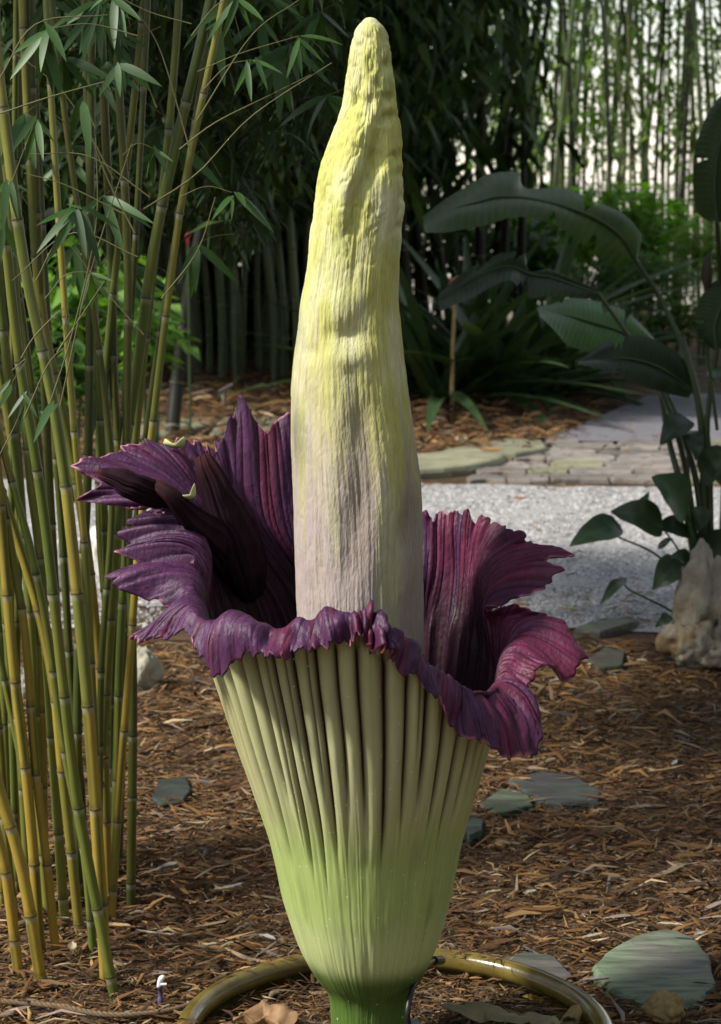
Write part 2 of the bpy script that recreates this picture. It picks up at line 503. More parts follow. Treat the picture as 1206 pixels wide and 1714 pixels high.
def rock(name, c, size, seed, label, color, cat='rock', lump=0.28, parent=None):
    nu, nv = 48, 28
    u = np.linspace(0, 2 * math.pi, nu, endpoint=False); v = np.linspace(0.0, math.pi, nv)
    uu, vv = np.meshgrid(u, v, indexing='ij')
    d = np.stack([np.cos(uu) * np.sin(vv), np.sin(uu) * np.sin(vv), -np.cos(vv)], -1)
    r = 1 + lump * 1.5 * fbm(d[..., 0] * 1.4 + seed, d[..., 1] * 1.4, d[..., 2] * 1.4, seed, 4) + 0.10 * vnoise(d[..., 0] * 5, d[..., 1] * 5, d[..., 2] * 2.5, seed) + 0.05 * vnoise(d[..., 0] * 11, d[..., 1] * 11, d[..., 2] * 6, seed) - 0.16 * np.clip(1 - 3.5 * np.abs(vnoise(d[..., 0] * 3 + seed, d[..., 1] * 3, d[..., 2] * 1.6, seed + 2)), 0, 1)
    P = d * r[..., None] * np.array(size)
    P = P.reshape(-1, 3)
    k = 1 + 0.5 * fbm(P[:, 0] * 14, P[:, 1] * 14, P[:, 2] * 14, seed)
    st = smooth(0.05, 0.4, fbm(P[:, 0] * 7, P[:, 1] * 7, P[:, 2] * 7, seed + 5))[:, None]
    col = np.array(color) * k[:, None] * (1 - st * np.array([0.25, 0.4, 0.6]))
    o = link(name, mesh_data(name, P, grid_faces(nu, nv, wrap=True, flip=False), M['lime'], col), parent, c)
    if label:
        tag(o, label, cat)
    return o

def rest(px, py, h):      # a stone seen with its foot at the pixel
    g = gnd(px, py)
    return np.array([g[0], g[1], h])
rock('limestone_rock', rest(236, 1150, 0.045), (0.062, 0.055, 0.075), 3, 'rounded cream rock on mulch just right of the bamboo culms', (0.42, 0.40, 0.31))
rock('limestone_rock', rest(185, 985, 0.09), (0.105, 0.10, 0.15), 7, 'pale grey rock on the gravel between bamboo and left petals', (0.56, 0.55, 0.53))
rock('limestone_rock', rest(100, 985, 0.07), (0.09, 0.08, 0.11), 9, 'pale rock seen behind the golden culms at far left', (0.52, 0.50, 0.48))
rock('limestone_rock', rest(44, 1170, 0.04), (0.05, 0.05, 0.06), 13, 'small grey rock at the back of the bamboo clump', (0.30, 0.29, 0.25))
st = thing('limestone_boulder', 'rugged pale limestone boulder under the broad-leaved plant at right edge', 'rock', gnd(1180, 1112))
b0 = np.array(st.location)
rk = lambda px, py, Yo, size, s: rock('boulder_lump', at(px, py, b0[1] + Yo) - b0, size, s, None, (0.30, 0.265, 0.205), parent=st, lump=0.5)
rk(1172, 1010, 0.02, (0.085, 0.09, 0.17), 21)
rk(1150, 1078, -0.06, (0.085, 0.07, 0.085), 22)
rk(1215, 1060, 0.0, (0.09, 0.09, 0.16), 23)
rk(1190, 1095, -0.05, (0.12, 0.08, 0.06), 27)

# ------------------------------------------------------------------ the titan arum
def build_arum():
    base = at(614, 1725, 0.0)
    root = thing('titan_arum', 'titan arum in bloom, tall yellow spadix in a ruffled purple-lined green spathe', 'flower', base)
    # ---- spadix
    tab = np.array([(29, 617, 621), (32, 608, 631), (38, 600, 639), (50, 593, 646), (75, 587, 653), (100, 583, 657), (150, 577, 661), (180, 572, 665), (220, 557, 669), (260, 543, 672), (300, 531, 674), (350, 525, 675),
                    (400, 519, 672), (450, 513, 668), (500, 505, 667), (550, 498, 671), (600, 491, 675), (650, 487, 683), (700, 486, 690), (750, 486, 698), (800, 488, 704), (850, 489, 708), (900, 490, 710),
                    (950, 492, 711), (1000, 493, 711), (1060, 495, 711), (1150, 500, 706), (1300, 520, 690), (1420, 550, 665)], float)
    nv, nu = 560, 400
    py = np.concatenate([[29, 29.6, 31, 33.5], np.linspace(37, 1420, nv - 4)])
    L = np.interp(py, tab[:, 0], tab[:, 1]); R = np.interp(py, tab[:, 0], tab[:, 2])
    def gs(a, s):
        k = np.exp(-0.5 * (np.arange(-3 * s, 3 * s + 1) / s) ** 2); k /= k.sum()
        return np.convolve(np.pad(a, 3 * s, mode='reflect', reflect_type='odd'), k, 'valid')
    L, R = gs(L, 4), gs(R, 4)
    cx, rr = (L + R) / 2, np.maximum((R - L) / 2, 0.3)
    th = np.linspace(0, 2 * math.pi, nu, endpoint=False)          # 0 = +x, -pi/2 = towards camera
    T, PY = np.meshgrid(th, py, indexing='ij')
    CX, RR = np.broadcast_to(cx, T.shape), np.broadcast_to(rr, T.shape)
    px = CX + RR * np.cos(T)
    front = np.clip(-np.sin(T), -1, 1)
    fr = smooth(-0.25, 0.25, front)
    d = np.zeros_like(T)                                          # mm outward
    def dent(x, y, sx, sy, amt, tilt=0.0):
        nonlocal d
        dx, dy = px - x, PY - y
        dx = dx - tilt * dy
        d = d + 1.45 * amt * np.exp(-(dx / sx) ** 2 - (dy / sy) ** 2) * fr
    # fold running down the upper third, pits, brow, long grooves
    for i in range(9):
        t = i / 8
        dent(632 - 44 * t + 6 * math.sin(t * 7), 235 + 140 * t, 11, 20, -5.2 + 1.5 * t, -0.2)
    for i in range(8):
        t = i / 7
        dent(604 - 34 * t, 200 + 170 * t, 20, 26, 4.5)
    dent(650, 320, 18, 60, 4); dent(618, 270, 20, 14, -4)
    for i in range(26):
        dent(rnd.uniform(585, 665), rnd.uniform(60, 270), rnd.uniform(5, 11), rnd.uniform(6, 14), rnd.uniform(-3.6, 1.0))
    for x, y in ((648, 110), (650, 165), (655, 195), (645, 200), (596, 168), (588, 178), (668, 290), (664, 262), (672, 330), (668, 380)):
        dent(x, y, 8, 9, -4.0)
    dent(600, 125, 12, 40, -3, 0.1); dent(590, 170, 10, 18, -3.5)
    dent(584, 556, 40, 17, -7.0); dent(604, 530, 20, 26, -4.0, -0.3); dent(580, 594, 34, 18, 3.5); dent(560, 505, 40, 30, 3)
    dent(524, 585, 14, 16, -3.5)
    dent(604, 700, 20, 70, -5.5); dent(600, 850, 16, 90, -4.0); dent(585, 900, 14, 70, -3.0); dent(640, 800, 22, 130, 3.0); dent(555, 760, 26, 120, 2.5)
    dent(686, 878, 15, 42, -9.0); dent(690, 780, 14, 60, -5.0); dent(672, 940, 14, 50, 3.0); dent(650, 960, 10, 60, -2.0)
    dent(595, 430, 16, 60, -3.2); dent(630, 450, 16, 60, 2.0); dent(548, 420, 10, 50, -1.6); dent(560, 350, 10, 50, -1.5)
    for i in range(46):
        dent(rnd.uniform(495, 705), rnd.uniform(380, 1040), rnd.uniform(5, 14), rnd.uniform(30, 110), rnd.uniform(-1.7, 1.3))
    X, Yc, Z = RR * np.cos(T) / 60, RR * np.sin(T) / 60, PY / 60
    d += 2.6 * fbm(X, Yc, Z * 0.7, 3, 3) * smooth(30, 80, PY)
    up = 1 - smooth(300, 520, PY)
    d += 1.1 * fbm(X * 6, Yc * 6, Z * 2.2, 7, 3) * (0.4 + up) + up * 1.0 * fbm(X * 9, Yc * 9, Z * 9, 17, 2)
    cT, sT = np.cos(T), np.sin(T)
    d += 0.6 * vnoise(X * 14, Yc * 14, Z * 0.9, 23) + 0.75 * vnoise(cT * 42, sT * 42, PY / 90, 25) + 0.5 * vnoise(cT * 80, sT * 80, PY / 50, 26)
    wr = 1 - np.abs(fbm(X * 2.4 + 3, Yc * 2.4, Z * 1.3, 27, 3)) * 3.2          # crisp creases
    d -= 2.4 * np.clip(wr, 0, 1) ** 3 * (0.25 + 0.9 * up) * smooth(35, 80, PY)
    rad = np.maximum(RR + d * smooth(29, 60, PY), 0.3) / 1000.0
    ctr = at(cx, py, 0.0)
    P = np.broadcast_to(ctr[None], (nu, len(py), 3)).copy()
    P[..., 0] += rad * np.cos(T)
    P[..., 1] += rad * np.sin(T)
    yel = np.array([0.52, 0.51, 0.15]); pale = np.array([0.60, 0.59, 0.33]); lil = np.array([0.40, 0.33, 0.305]); grn = np.array([0.36, 0.42, 0.10])
    strk = fbm(X * 3.2, Yc * 3.2, Z * 0.35, 41, 3) + 0.35 * vnoise(cT * 34, sT * 34, PY / 130, 43) + 0.3 * vnoise(cT * 75, sT * 75, PY / 40, 44)
    m = smooth(480, 1000, PY + 260 * strk - 190 * np.exp(-((px - 648) / 28) ** 2) + 120 * np.exp(-((px - 610) / 22) ** 2) + 60 * np.exp(-((px - 500) / 40) ** 2))[..., None]
    col = yel + (pale - yel) * smooth(-0.3, 0.5, fbm(X * 1.3, Yc * 1.3, Z * 0.5, 47) + 0.25 * strk)[..., None]
    g = smooth(0.12, 0.5, fbm(X * 1.8, Yc * 1.8, Z * 1.2, 53))[..., None] * smooth(700, 200, PY)[..., None]
    col = col * (1 - 0.55 * g) + grn * 0.55 * g
    col = col * (1 - m) + lil * m
    brn = np.exp(-((px - 606) / 24) ** 2) * smooth(600, 680, PY) * (1 - smooth(900, 1000, PY)) + np.exp(-((px - 690) / 24) ** 2) * smooth(740, 840, PY)
    brn = np.clip(brn + 0.5 * strk, 0, 1)[..., None] * smooth(560, 700, PY)[..., None]
    col = col * (1 - 0.55 * brn) + np.array([0.25, 0.20, 0.155]) * 0.55 * brn
    col *= (1 + 0.16 * strk)[..., None]
    obj('spadix', P, grid_faces(nu, len(py), wrap=True), M['spadix'], root, colors=col)

    # ---- spathe: funnel table (py, left, right)
    ft = np.array([(1725, 556, 674), (1700, 556, 675), (1670, 554, 680), (1655, 550, 687), (1645, 544, 694), (1632, 531, 706), (1600, 511, 720), (1575, 500, 731), (1550, 491, 739), (1500, 475, 751), (1450, 464, 761), (1400, 452, 771),
                   (1350, 437, 786), (1300, 420, 801), (1250, 402, 815), (1200, 385, 828), (1150, 369, 838), (1100, 352, 848), (1050, 336, 860), (1000, 322, 872), (950, 310, 885)], float)
    fz = at(ft[:, 0] * 0 + 610, ft[:, 0], 0.0)[:, 2]
    fL, fR = at(ft[:, 1], ft[:, 0], 0.0)[:, 0], at(ft[:, 2], ft[:, 0], 0.0)[:, 0]
    fc, frad = (fL + fR) / 2, (fR - fL) / 2
    o = np.argsort(fz)
    fz, fc, frad = fz[o], fc[o], frad[o]
    fzi = np.linspace(fz[0], fz[-1], 320)
    fc, frad, fz = gs(np.interp(fzi, fz, fc), 4), gs(np.interp(fzi, fz, frad), 3), fzi
    # stations: angle, crest M (px,py,Y), edge E (px,py,Y)
    ST = [
        (-90, (596, 1016, -.275), (598, 1066, -.315)), (-82, (630, 1030, -.275), (640, 1088, -.32)), (-74, (668, 1066, -.265), (664, 1108, -.305)),
        (-66, (705, 1092, -.25), (706, 1148, -.29)), (-58, (738, 1124, -.225), (734, 1178, -.26)), (-52, (765, 1142, -.20), (776, 1228, -.235)),
        (-46, (790, 1156, -.18), (822, 1252, -.22)), (-40, (815, 1152, -.15), (862, 1275, -.19)), (-34, (836, 1150, -.12), (898, 1262, -.155)),
        (-29, (842, 1140, -.09), (904, 1198, -.12)), (-25, (840, 1125, -.07), (862, 1160, -.09)), (-20, (850, 1105, -.05), (905, 1120, -.07)),
        (-15, (862, 1080, -.02), (942, 1142, -.05)), (-9, (868, 1060, .0), (984, 1102, -.02)), (-3, (860, 1045, .03), (940, 1042, .02)), (3, (835, 1050, .06), (865, 1013, .05)),
        (8, (815, 1050, .08), (812, 1022, .07)), (13, (812, 1010, .10), (885, 1010, .06)), (18, (815, 985, .12), (950, 957, .08)), (22, (815, 975, .13), (902, 948, .11)),
        (26, (815, 965, .14), (963, 932, .12)), (33, (810, 950, .17), (885, 897, .17)), (42, (790, 950, .20), (812, 872, .22)), (52, (760, 960, .22), (765, 856, .245)),
        (62, (715, 960, .235), (714, 862, .26)), (75, (650, 950, .245), (640, 850, .27)), (88, (560, 930, .245), (540, 760, .275)),
        (95, (500, 890, .24), (482, 686, .275)), (100, (462, 880, .235), (440, 724, .265)), (106, (420, 850, .225), (400, 656, .265)), (112, (395, 850, .21), (366, 745, .245)),
        (119, (370, 860, .19), (318, 738, .235)), (126, (340, 850, .17), (262, 738, .205)), (133, (320, 845, .15), (205, 752, .17)), (138, (300, 835, .13), (165, 768, .145)),
        (143, (300, 840, .11), (112, 778, .115)), (146, (300, 845, .10), (175, 812, .10)), (149, (300, 850, .09), (124, 836, .10)), (153, (310, 870, .07), (196, 848, .09)), (158, (325, 880, .06), (262, 846, .08)),
        (163, (330, 885, .04), (205, 868, .06)), (166, (330, 892, .035), (285, 895, .05)), (170, (330, 905, .02), (188, 900, .04)), (172.5, (330, 912, .015), (235, 918, .03)), (176, (330, 920, .01), (172, 920, .02)), (180.5, (330, 942, .0), (305, 958, -.005)),
        (185, (325, 955, -.02), (168, 966, -.03)), (190, (325, 970, -.04), (200, 992, -.05)), (195, (325, 985, -.07), (292, 1008, -.08)), (201, (325, 1000, -.10), (204, 1065, -.115)),
        (208, (322, 1012, -.13), (262, 1062, -.15)), (215, (330, 1025, -.165), (318, 1062, -.185)), (222, (352, 1035, -.20), (350, 1110, -.225)), (229, (385, 1036, -.225), (372, 1136, -.26)),
        (236, (420, 1038, -.245), (425, 1098, -.285)), (246, (470, 1046, -.265), (468, 1108, -.305)), (256, (525, 1048, -.27), (525, 1086, -.31)), (264, (565, 1030, -.27), (570, 1078, -.312)), (270, (596, 1016, -.275), (598, 1066, -.315))]
    NU, NF, NL = 1440, 110, 105
    ph = np.linspace(-90, 270, NU, endpoint=False)
    sa = np.array([s[0] for s in ST], float)
    Mw = np.array([at(*s[1]) for s in ST]); Ew = np.array([at(*s[2]) for s in ST])
    def around(W, sig):
        A = np.stack([np.interp(ph, sa, W[:, k]) for k in range(3)], -1)
        s = int(sig / 360 * NU * 3)
        k = np.exp(-0.5 * (np.arange(-s, s + 1) / (s / 3)) ** 2); k /= k.sum()
        return np.stack([np.convolve(np.pad(A[:, i], s, mode='wrap'), k, 'valid') for i in range(3)], -1)
    Mv, Ev = around(Mw, 2.2), around(Ew, 0.55)
    rad_ = np.radians(ph)
    cs, sn = np.cos(rad_), np.sin(rad_)
    # ring where the green funnel turns into the purple limb
    zr_tab = [(-90, 1078, -.25), (-60, 1170, -.22), (-30, 1225, -.12), (0, 1190, 0), (30, 1090, .12), (60, 1060, .2), (90, 1050, .24), (120, 1055, .2), (150, 1070, .12), (180, 1085, 0), (210, 1085, -.12), (240, 1085, -.21), (270, 1078, -.25)]
    zr = np.interp(ph, [q[0] for q in zr_tab], [at(610, q[1], q[2])[2] for q in zr_tab])
    s = 60
    k = np.ones(2 * s + 1) / (2 * s + 1)
    zr = np.convolve(np.pad(zr, s, mode='wrap'), k, 'valid')
    zb = at(614, 1725, 0.0)[2]
    tz = np.linspace(0, 1, NF)
    ZZ = zb + (zr[:, None] - zb) * tz[None]
    RF = np.interp(ZZ, fz, frad); CF = np.interp(ZZ, fz, fc)
    PF = np.stack([CF + RF * cs[:, None], RF * sn[:, None], ZZ], -1)
    R0 = PF[:, -1]
    T0 = PF[:, -1] - PF[:, -4]; T0 /= np.linalg.norm(T0, axis=1)[:, None]
    d1 = np.linalg.norm(Mv - R0, axis=1)[:, None]; d2 = np.linalg.norm(Ev - Mv, axis=1)[:, None]
    TM = (Ev - R0); TM /= np.linalg.norm(TM, axis=1)[:, None] + 1e-9
    TE = (Ev - Mv) / (d2 + 1e-9)
    TE[:, 2] -= 0.35; 
    def herm(p0, p1, m0, m1, t):
        t = t[None, :, None]
        return (2 * t ** 3 - 3 * t ** 2 + 1) * p0[:, None] + (t ** 3 - 2 * t ** 2 + t) * m0[:, None] + (-2 * t ** 3 + 3 * t ** 2) * p1[:, None] + (t ** 3 - t ** 2) * m1[:, None]
    n1 = NL // 2
    A = herm(R0, Mv, T0 * d1, TM * np.minimum(d1, d2 * 1.2), np.linspace(0, 1, n1 + 1)[1:])
    B = herm(Mv, Ev, TM * d2 * 0.9, TE * d2 * 0.7, np.linspace(0, 1, NL - n1 + 1)[1:])
    PL = np.concatenate([A, B], 1)
    G = np.concatenate([PF, PL], 1)
    nvv = G.shape[1]
    def normals(G):
        du = np.roll(G, -1, 0) - np.roll(G, 1, 0)
        dv = np.gradient(G, axis=1)
        n = np.cross(du, dv)
        return n / (np.linalg.norm(n, axis=-1)[..., None] + 1e-12)     # outward
    N = normals(G)
    for _ in range(4):
        N = N + np.roll(N, 6, 0) + np.roll(N, -6, 0)
        N /= np.linalg.norm(N, axis=-1)[..., None] + 1e-9
    vl = np.clip((np.arange(nvv) - NF + 1) / NL, 0, 1)[None]            # 0 on funnel, 0..1 across limb
    PH = np.broadcast_to(rad_[:, None], (NU, nvv))
    c1, s1 = np.cos(PH), np.sin(PH)
    Zg = G[..., 2]
    # ribs of the outside: broad rounded ribs with narrow grooves, some joining lower down
    zt0, zt1 = at(610, 1440, -.15)[2], at(610, 1365, -.2)[2]
    warp = 0.9 * vnoise(c1 * 4, s1 * 4, Zg * 1.2, 61)
    ribN = 44
    ph1 = PH * ribN + warp * 2.2
    gro1 = np.exp(-((1 - np.abs(np.cos(ph1 / 2))) / 0.13) ** 1.0 * 1.0)      # 1 in grooves
    start = 0.06 * vnoise(c1 * 9, s1 * 9, 0, 67) + 0.05 * vnoise(c1 * 22, s1 * 22, 0, 68)
    up1 = smooth(zt0, zt1 + 0.06, Zg + start)
    gro2 = np.exp(-(1 - np.abs(np.cos((ph1 + 2.6 + 0.7 * warp) / 2))) / 0.030)
    sel = smooth(0.0, 0.3, vnoise(c1 * 7, s1 * 7, 0, 71))
    up2 = smooth(zt1 + 0.03, zt1 + 0.16, Zg + 2 * start) * sel
    groove = np.clip(gro1 * up1 + 0.75 * gro2 * up2, 0, 1)
    ridge = np.abs(np.sin(ph1 / 2)) ** 0.7
    limb = smooth(0.0, 0.25, vl)
    fade = (1 - limb)
    D = fade * (up1 * 0.0085 * (ridge - 0.75) - 0.006 * groove)
    fine = vnoise(c1 * 62, s1 * 62, Zg * 2.5, 74)
    D += fade * (0.0022 * fbm(c1 * 5, s1 * 5, Zg * 6, 73) + 0.00028 * fine + 0.0005 * vnoise(c1 * 30, s1 * 30, Zg * 9, 75))
    # pleats and ruffles of the limb
    pw = 1.6 * vnoise(c1 * 6, s1 * 6, vl * 1.2, 81) + 0.8 * vnoise(c1 * 15, s1 * 15, vl * 2, 83)
    pl = np.abs(np.sin(PH * 62 + pw * 2.0))
    pl2 = np.abs(np.sin(PH * 27 + pw * 1.5 + 1.0))
    pl3 = np.abs(np.sin(PH * 131 + pw * 4.0))
    depthmod = np.clip(0.75 + 0.7 * vnoise(c1 * 11, s1 * 11, vl * 2.5, 87), 0.1, 1.5)
    deg = (np.degrees(PH) + 360) % 360
    lip = smooth(222, 240, deg) * (1 - smooth(290, 302, deg))
    fr_ = smooth(298, 312, deg) * (1 - smooth(338, 348, deg))
    D -= limb * (1 - 0.6 * lip) * (1 + 0.9 * fr_) * ((0.0026 + 0.0024 * vl) * depthmod * (pl ** 0.45 - 0.75) + 0.0014 * (pl3 ** 0.5 - .75) + (0.0015 + 0.0045 * vl) * (pl2 ** 0.45 - 0.75))
    ruff = smooth(0.45, 1.0, vl)
    D += ruff * (0.010 * vnoise(c1 * 14, s1 * 14, vl * 3, 91) + 0.007 * vnoise(c1 * 34, s1 * 34, vl * 4, 93))
    knot = np.exp(-((deg - 277) / 7) ** 2)
    D += limb * lip * 0.012 * vnoise(c1 * 13, s1 * 13, vl * 4, 95) + limb * knot * (0.022 * vnoise(c1 * 40, s1 * 40, vl * 6, 96) + 0.012 * vnoise(c1 * 80, s1 * 80, vl * 9, 98))
    D += limb * 0.014 * vnoise(c1 * 6.5, s1 * 6.5, vl * 2.2 + 5, 97) * smooth(0, .5, vl)
    G = G + N * D[..., None]
    # ragged rim
    tang = np.gradient(G, axis=1)
    tang /= np.linalg.norm(tang, axis=-1)[..., None] + 1e-9
    rag = (0.008 * vnoise(c1 * 24, s1 * 24, 0, 101) + 0.006 * vnoise(c1 * 70, s1 * 70, 0, 103) - 0.014 * smooth(0.55, 0.9, vnoise(c1 * 45, s1 * 45, 0, 104))) * smooth(0.8, 1.0, vl)
    G = G + tang * rag[..., None]
    N2 = normals(G)
    th_ = 0.0022 * (1 - smooth(0.985, 1.0, vl))[..., None]
    outer, inner = G + N2 * th_, G - N2 * th_
    # ---- colours (pigment, with sky light painted into the lining)
    green = np.array([0.33, 0.43, 0.12]); cream = np.array([0.54, 0.55, 0.30]); lime = np.array([0.50, 0.57, 0.25]); maroon = np.array([0.060, 0.018, 0.018]); dk = np.array([0.085, 0.15, 0.03])
    zpx = lambda py: at(610, py, -.1)[2]
    a1 = smooth(zpx(1655), zpx(1615), Zg)[..., None]
    a2 = smooth(zpx(1600), zpx(1500), Zg)[..., None]
    a3 = smooth(zpx(1440), zpx(1300), Zg + 0.03 * vnoise(c1 * 8, s1 * 8, 0, 107))[..., None]
    col = dk * (1 - a1) + lime * a1
    col = col * (1 - a2 * 0.75) + green * a2 * 0.75
    side = (0.5 + 0.5 * vnoise(c1 * 3, s1 * 3, Zg * 3, 109))[..., None]
    col = col * (1 - a3) + (cream * 0.85 + np.array([0.03, 0.0, -0.02]) * side) * a3
    col = col * (1 + 0.16 * fbm(c1 * 20, s1 * 20, Zg * 4, 113) + 0.05 * fine)[..., None]
    blot = smooth(0.25, 0.6, fbm(c1 * 7, s1 * 7, Zg * 9, 115))[..., None] * (1 - a3)
    col = col * (1 - 0.22 * blot)
    gm = np.clip(groove * 1.25, 0, 1) * smooth(zpx(1415), zpx(1350), Zg + start)
    # groove colour is weaker on the left flank
    gm = gm * (0.25 + 0.75 * smooth(-0.92, -0.45, c1)) * fade
    col = col * (1 - gm[..., None]) + maroon * gm[..., None]
    lo = smooth(0.0, 0.35, vl)[..., None]
    outl = np.array([0.17, 0.055, 0.07])
    col = col * (1 - lo) + outl * lo
    F = grid_faces(NU, nvv, wrap=True)
    obj('spathe', outer, F, M['spathe'], root, colors=col)
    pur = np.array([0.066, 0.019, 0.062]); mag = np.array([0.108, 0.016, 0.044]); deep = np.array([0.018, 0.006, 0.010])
    w1 = smooth(-0.3, 0.4, fbm(c1 * 16, s1 * 16, vl * 0.8, 121) + 0.5 * vnoise(c1 * 60, s1 * 60, vl, 123) + 0.45 * c1 - 0.1)[..., None]  # bluer towards the left: sky light put into the colour
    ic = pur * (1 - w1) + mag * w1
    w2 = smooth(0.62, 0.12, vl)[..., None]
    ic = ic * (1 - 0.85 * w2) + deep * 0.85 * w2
    vein = smooth(0.35, 0.0, pl)[..., None] * (0.5 * smooth(0.1, .4, vl))[..., None]
    vein2 = smooth(0.30, 0.0, pl3)[..., None] * smooth(0.1, .4, vl)[..., None]
    ic = ic * (1 - 0.85 * vein) * (1 - 0.5 * vein2) * (1 + 0.35 * vnoise(c1 * 90, s1 * 90, vl * 3, 131))[..., None]
    edge = smooth(0.97, 1.0, vl)[..., None] * smooth(0.0, 0.5, vnoise(c1 * 26, s1 * 26, 0, 127))[..., None]
    ic = ic * (1 - edge) + np.array([0.40, 0.16, 0.22]) * edge
    i0 = NF - 50
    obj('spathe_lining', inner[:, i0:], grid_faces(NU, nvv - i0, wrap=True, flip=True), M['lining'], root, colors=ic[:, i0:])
    # stalk under the swelling
    zs = np.linspace(zb + 0.012, -0.02, 16)
    P = np.stack([np.full(16, fc[0]), np.zeros(16), zs], -1)
    V, Fq = tube(P, 0.0575, 48)
    obj('flower_stalk', V, Fq, M['spathe'], root, colors=np.array([0.09, 0.17, 0.03]) * (1 + 0.3 * fbm(V[:, 0] * 40, V[:, 1] * 40, V[:, 2] * 12, 5))[:, None])

    # ---- rolled torn folds inside the left lobe, the hollow's shade painted as near-black maroon
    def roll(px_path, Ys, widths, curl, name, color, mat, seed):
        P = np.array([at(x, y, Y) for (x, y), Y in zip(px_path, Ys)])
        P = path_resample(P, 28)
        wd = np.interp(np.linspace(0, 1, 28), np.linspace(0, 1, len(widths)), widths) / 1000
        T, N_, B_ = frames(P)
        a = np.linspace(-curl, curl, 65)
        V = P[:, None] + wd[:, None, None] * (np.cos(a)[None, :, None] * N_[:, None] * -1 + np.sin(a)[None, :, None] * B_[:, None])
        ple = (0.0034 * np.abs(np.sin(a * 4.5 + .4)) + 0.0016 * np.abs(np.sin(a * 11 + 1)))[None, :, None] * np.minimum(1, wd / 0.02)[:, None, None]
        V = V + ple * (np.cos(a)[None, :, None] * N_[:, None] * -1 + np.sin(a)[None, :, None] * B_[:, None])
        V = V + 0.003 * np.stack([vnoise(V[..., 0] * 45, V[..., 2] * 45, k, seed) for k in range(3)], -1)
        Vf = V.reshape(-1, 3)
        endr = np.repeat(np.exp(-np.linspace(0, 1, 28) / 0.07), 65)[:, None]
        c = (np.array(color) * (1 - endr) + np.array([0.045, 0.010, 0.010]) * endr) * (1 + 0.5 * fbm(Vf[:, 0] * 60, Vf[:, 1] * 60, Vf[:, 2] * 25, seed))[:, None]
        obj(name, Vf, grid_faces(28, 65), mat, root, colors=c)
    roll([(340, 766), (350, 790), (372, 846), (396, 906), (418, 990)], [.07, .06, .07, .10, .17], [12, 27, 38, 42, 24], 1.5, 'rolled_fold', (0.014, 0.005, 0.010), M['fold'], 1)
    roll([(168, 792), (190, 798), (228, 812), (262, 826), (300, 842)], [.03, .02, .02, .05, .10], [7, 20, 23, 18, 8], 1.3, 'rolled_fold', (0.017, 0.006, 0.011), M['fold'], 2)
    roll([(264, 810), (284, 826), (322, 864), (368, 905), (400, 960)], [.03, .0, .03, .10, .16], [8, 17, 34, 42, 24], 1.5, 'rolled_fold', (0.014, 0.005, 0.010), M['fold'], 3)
    def scrap(pts, Y, name, mat, bend=0.01):
        P = path_resample(np.array([at(x, y, Y) for x, y in pts] + [at(*pts[0], Y)]), 25)[:-1]
        c = P.mean(0)
        ring = [P, c + (P - c) * 0.55 + np.array([0, -bend, 0]), ]
        V = np.vstack(ring + [c[None] + np.array([0, -bend * 1.3, 0])])
        n = len(P)
        F = [[i, (i + 1) % n, n + (i + 1) % n, n + i] for i in range(n)] + [[n + i, n + (i + 1) % n, 2 * n] for i in range(n)]
        obj(name, V, F, mat, root)
    scrap([(300, 828), (308, 829), (318, 826), (325, 808), (327, 830), (314, 836), (304, 833)], .0, 'torn_edge', M['torn'])
    scrap([(272, 742), (277, 733), (284, 741), (298, 740), (305, 731), (310, 734), (306, 748), (286, 750)], .195, 'torn_edge', M['torn'])
    return root
build_arum()

# ------------------------------------------------------------------ pot
def build_pot():
    c = np.array([at(660, 1770, 0)[0], 0.02, 0.0])
    pot = thing('planter_pot', 'round olive-brown glazed pot rim sunk in mulch around the flower stalk', 'pot', c)
    n = 160
    a = np.linspace(0, 2 * math.pi, n, endpoint=False)
    Rm = 0.372
    def lathe(prof, wob=0.0):
        V = []
        for r, z in prof:
            w = 1 + wob * np.sin(a * 3 + 1) + wob * 0.5 * np.sin(a * 7)
            V.append(np.stack([np.cos(a) * r * w, np.sin(a) * r * w, np.full(n, z)], -1))
        V = np.array(V).transpose(1, 0, 2)
        return V.reshape(-1, 3) + c, grid_faces(n, len(prof), wrap=True)
    k = np.linspace(0, 2 * math.pi, 18)
    prof = [(Rm + 0.020 * math.cos(t), 0.058 + 0.021 * math.sin(t)) for t in k]
    V, F = lathe(prof, 0.004)
    obj('rim', V, F, M['glaze'], pot)
    V, F = lathe([(Rm + 0.012, 0.05), (Rm + 0.004, -0.02), (Rm - 0.03, -0.25), (Rm - 0.08, -0.42)], 0.004)
    obj('wall', V, F, M['glaze'], pot)
    rr = np.linspace(0.0, Rm - 0.012, 30)
    A, RR = np.meshgrid(a, rr, indexing='ij')
    z = 0.018 + 0.02 * fbm(np.cos(A) * RR * 12, np.sin(A) * RR * 12, 0, 3)
    P = np.stack([np.cos(A) * RR, np.sin(A) * RR, z], -1)
    col = np.array([0.05, 0.032, 0.02]) * (1 + 0.6 * fbm(P[..., 0] * 40, P[..., 1] * 40, 0, 8))[..., None]
    obj('potting_soil', P + c, grid_faces(n, 30, wrap=True), M['soil'], pot, colors=col)
    return c
POT = build_pot()

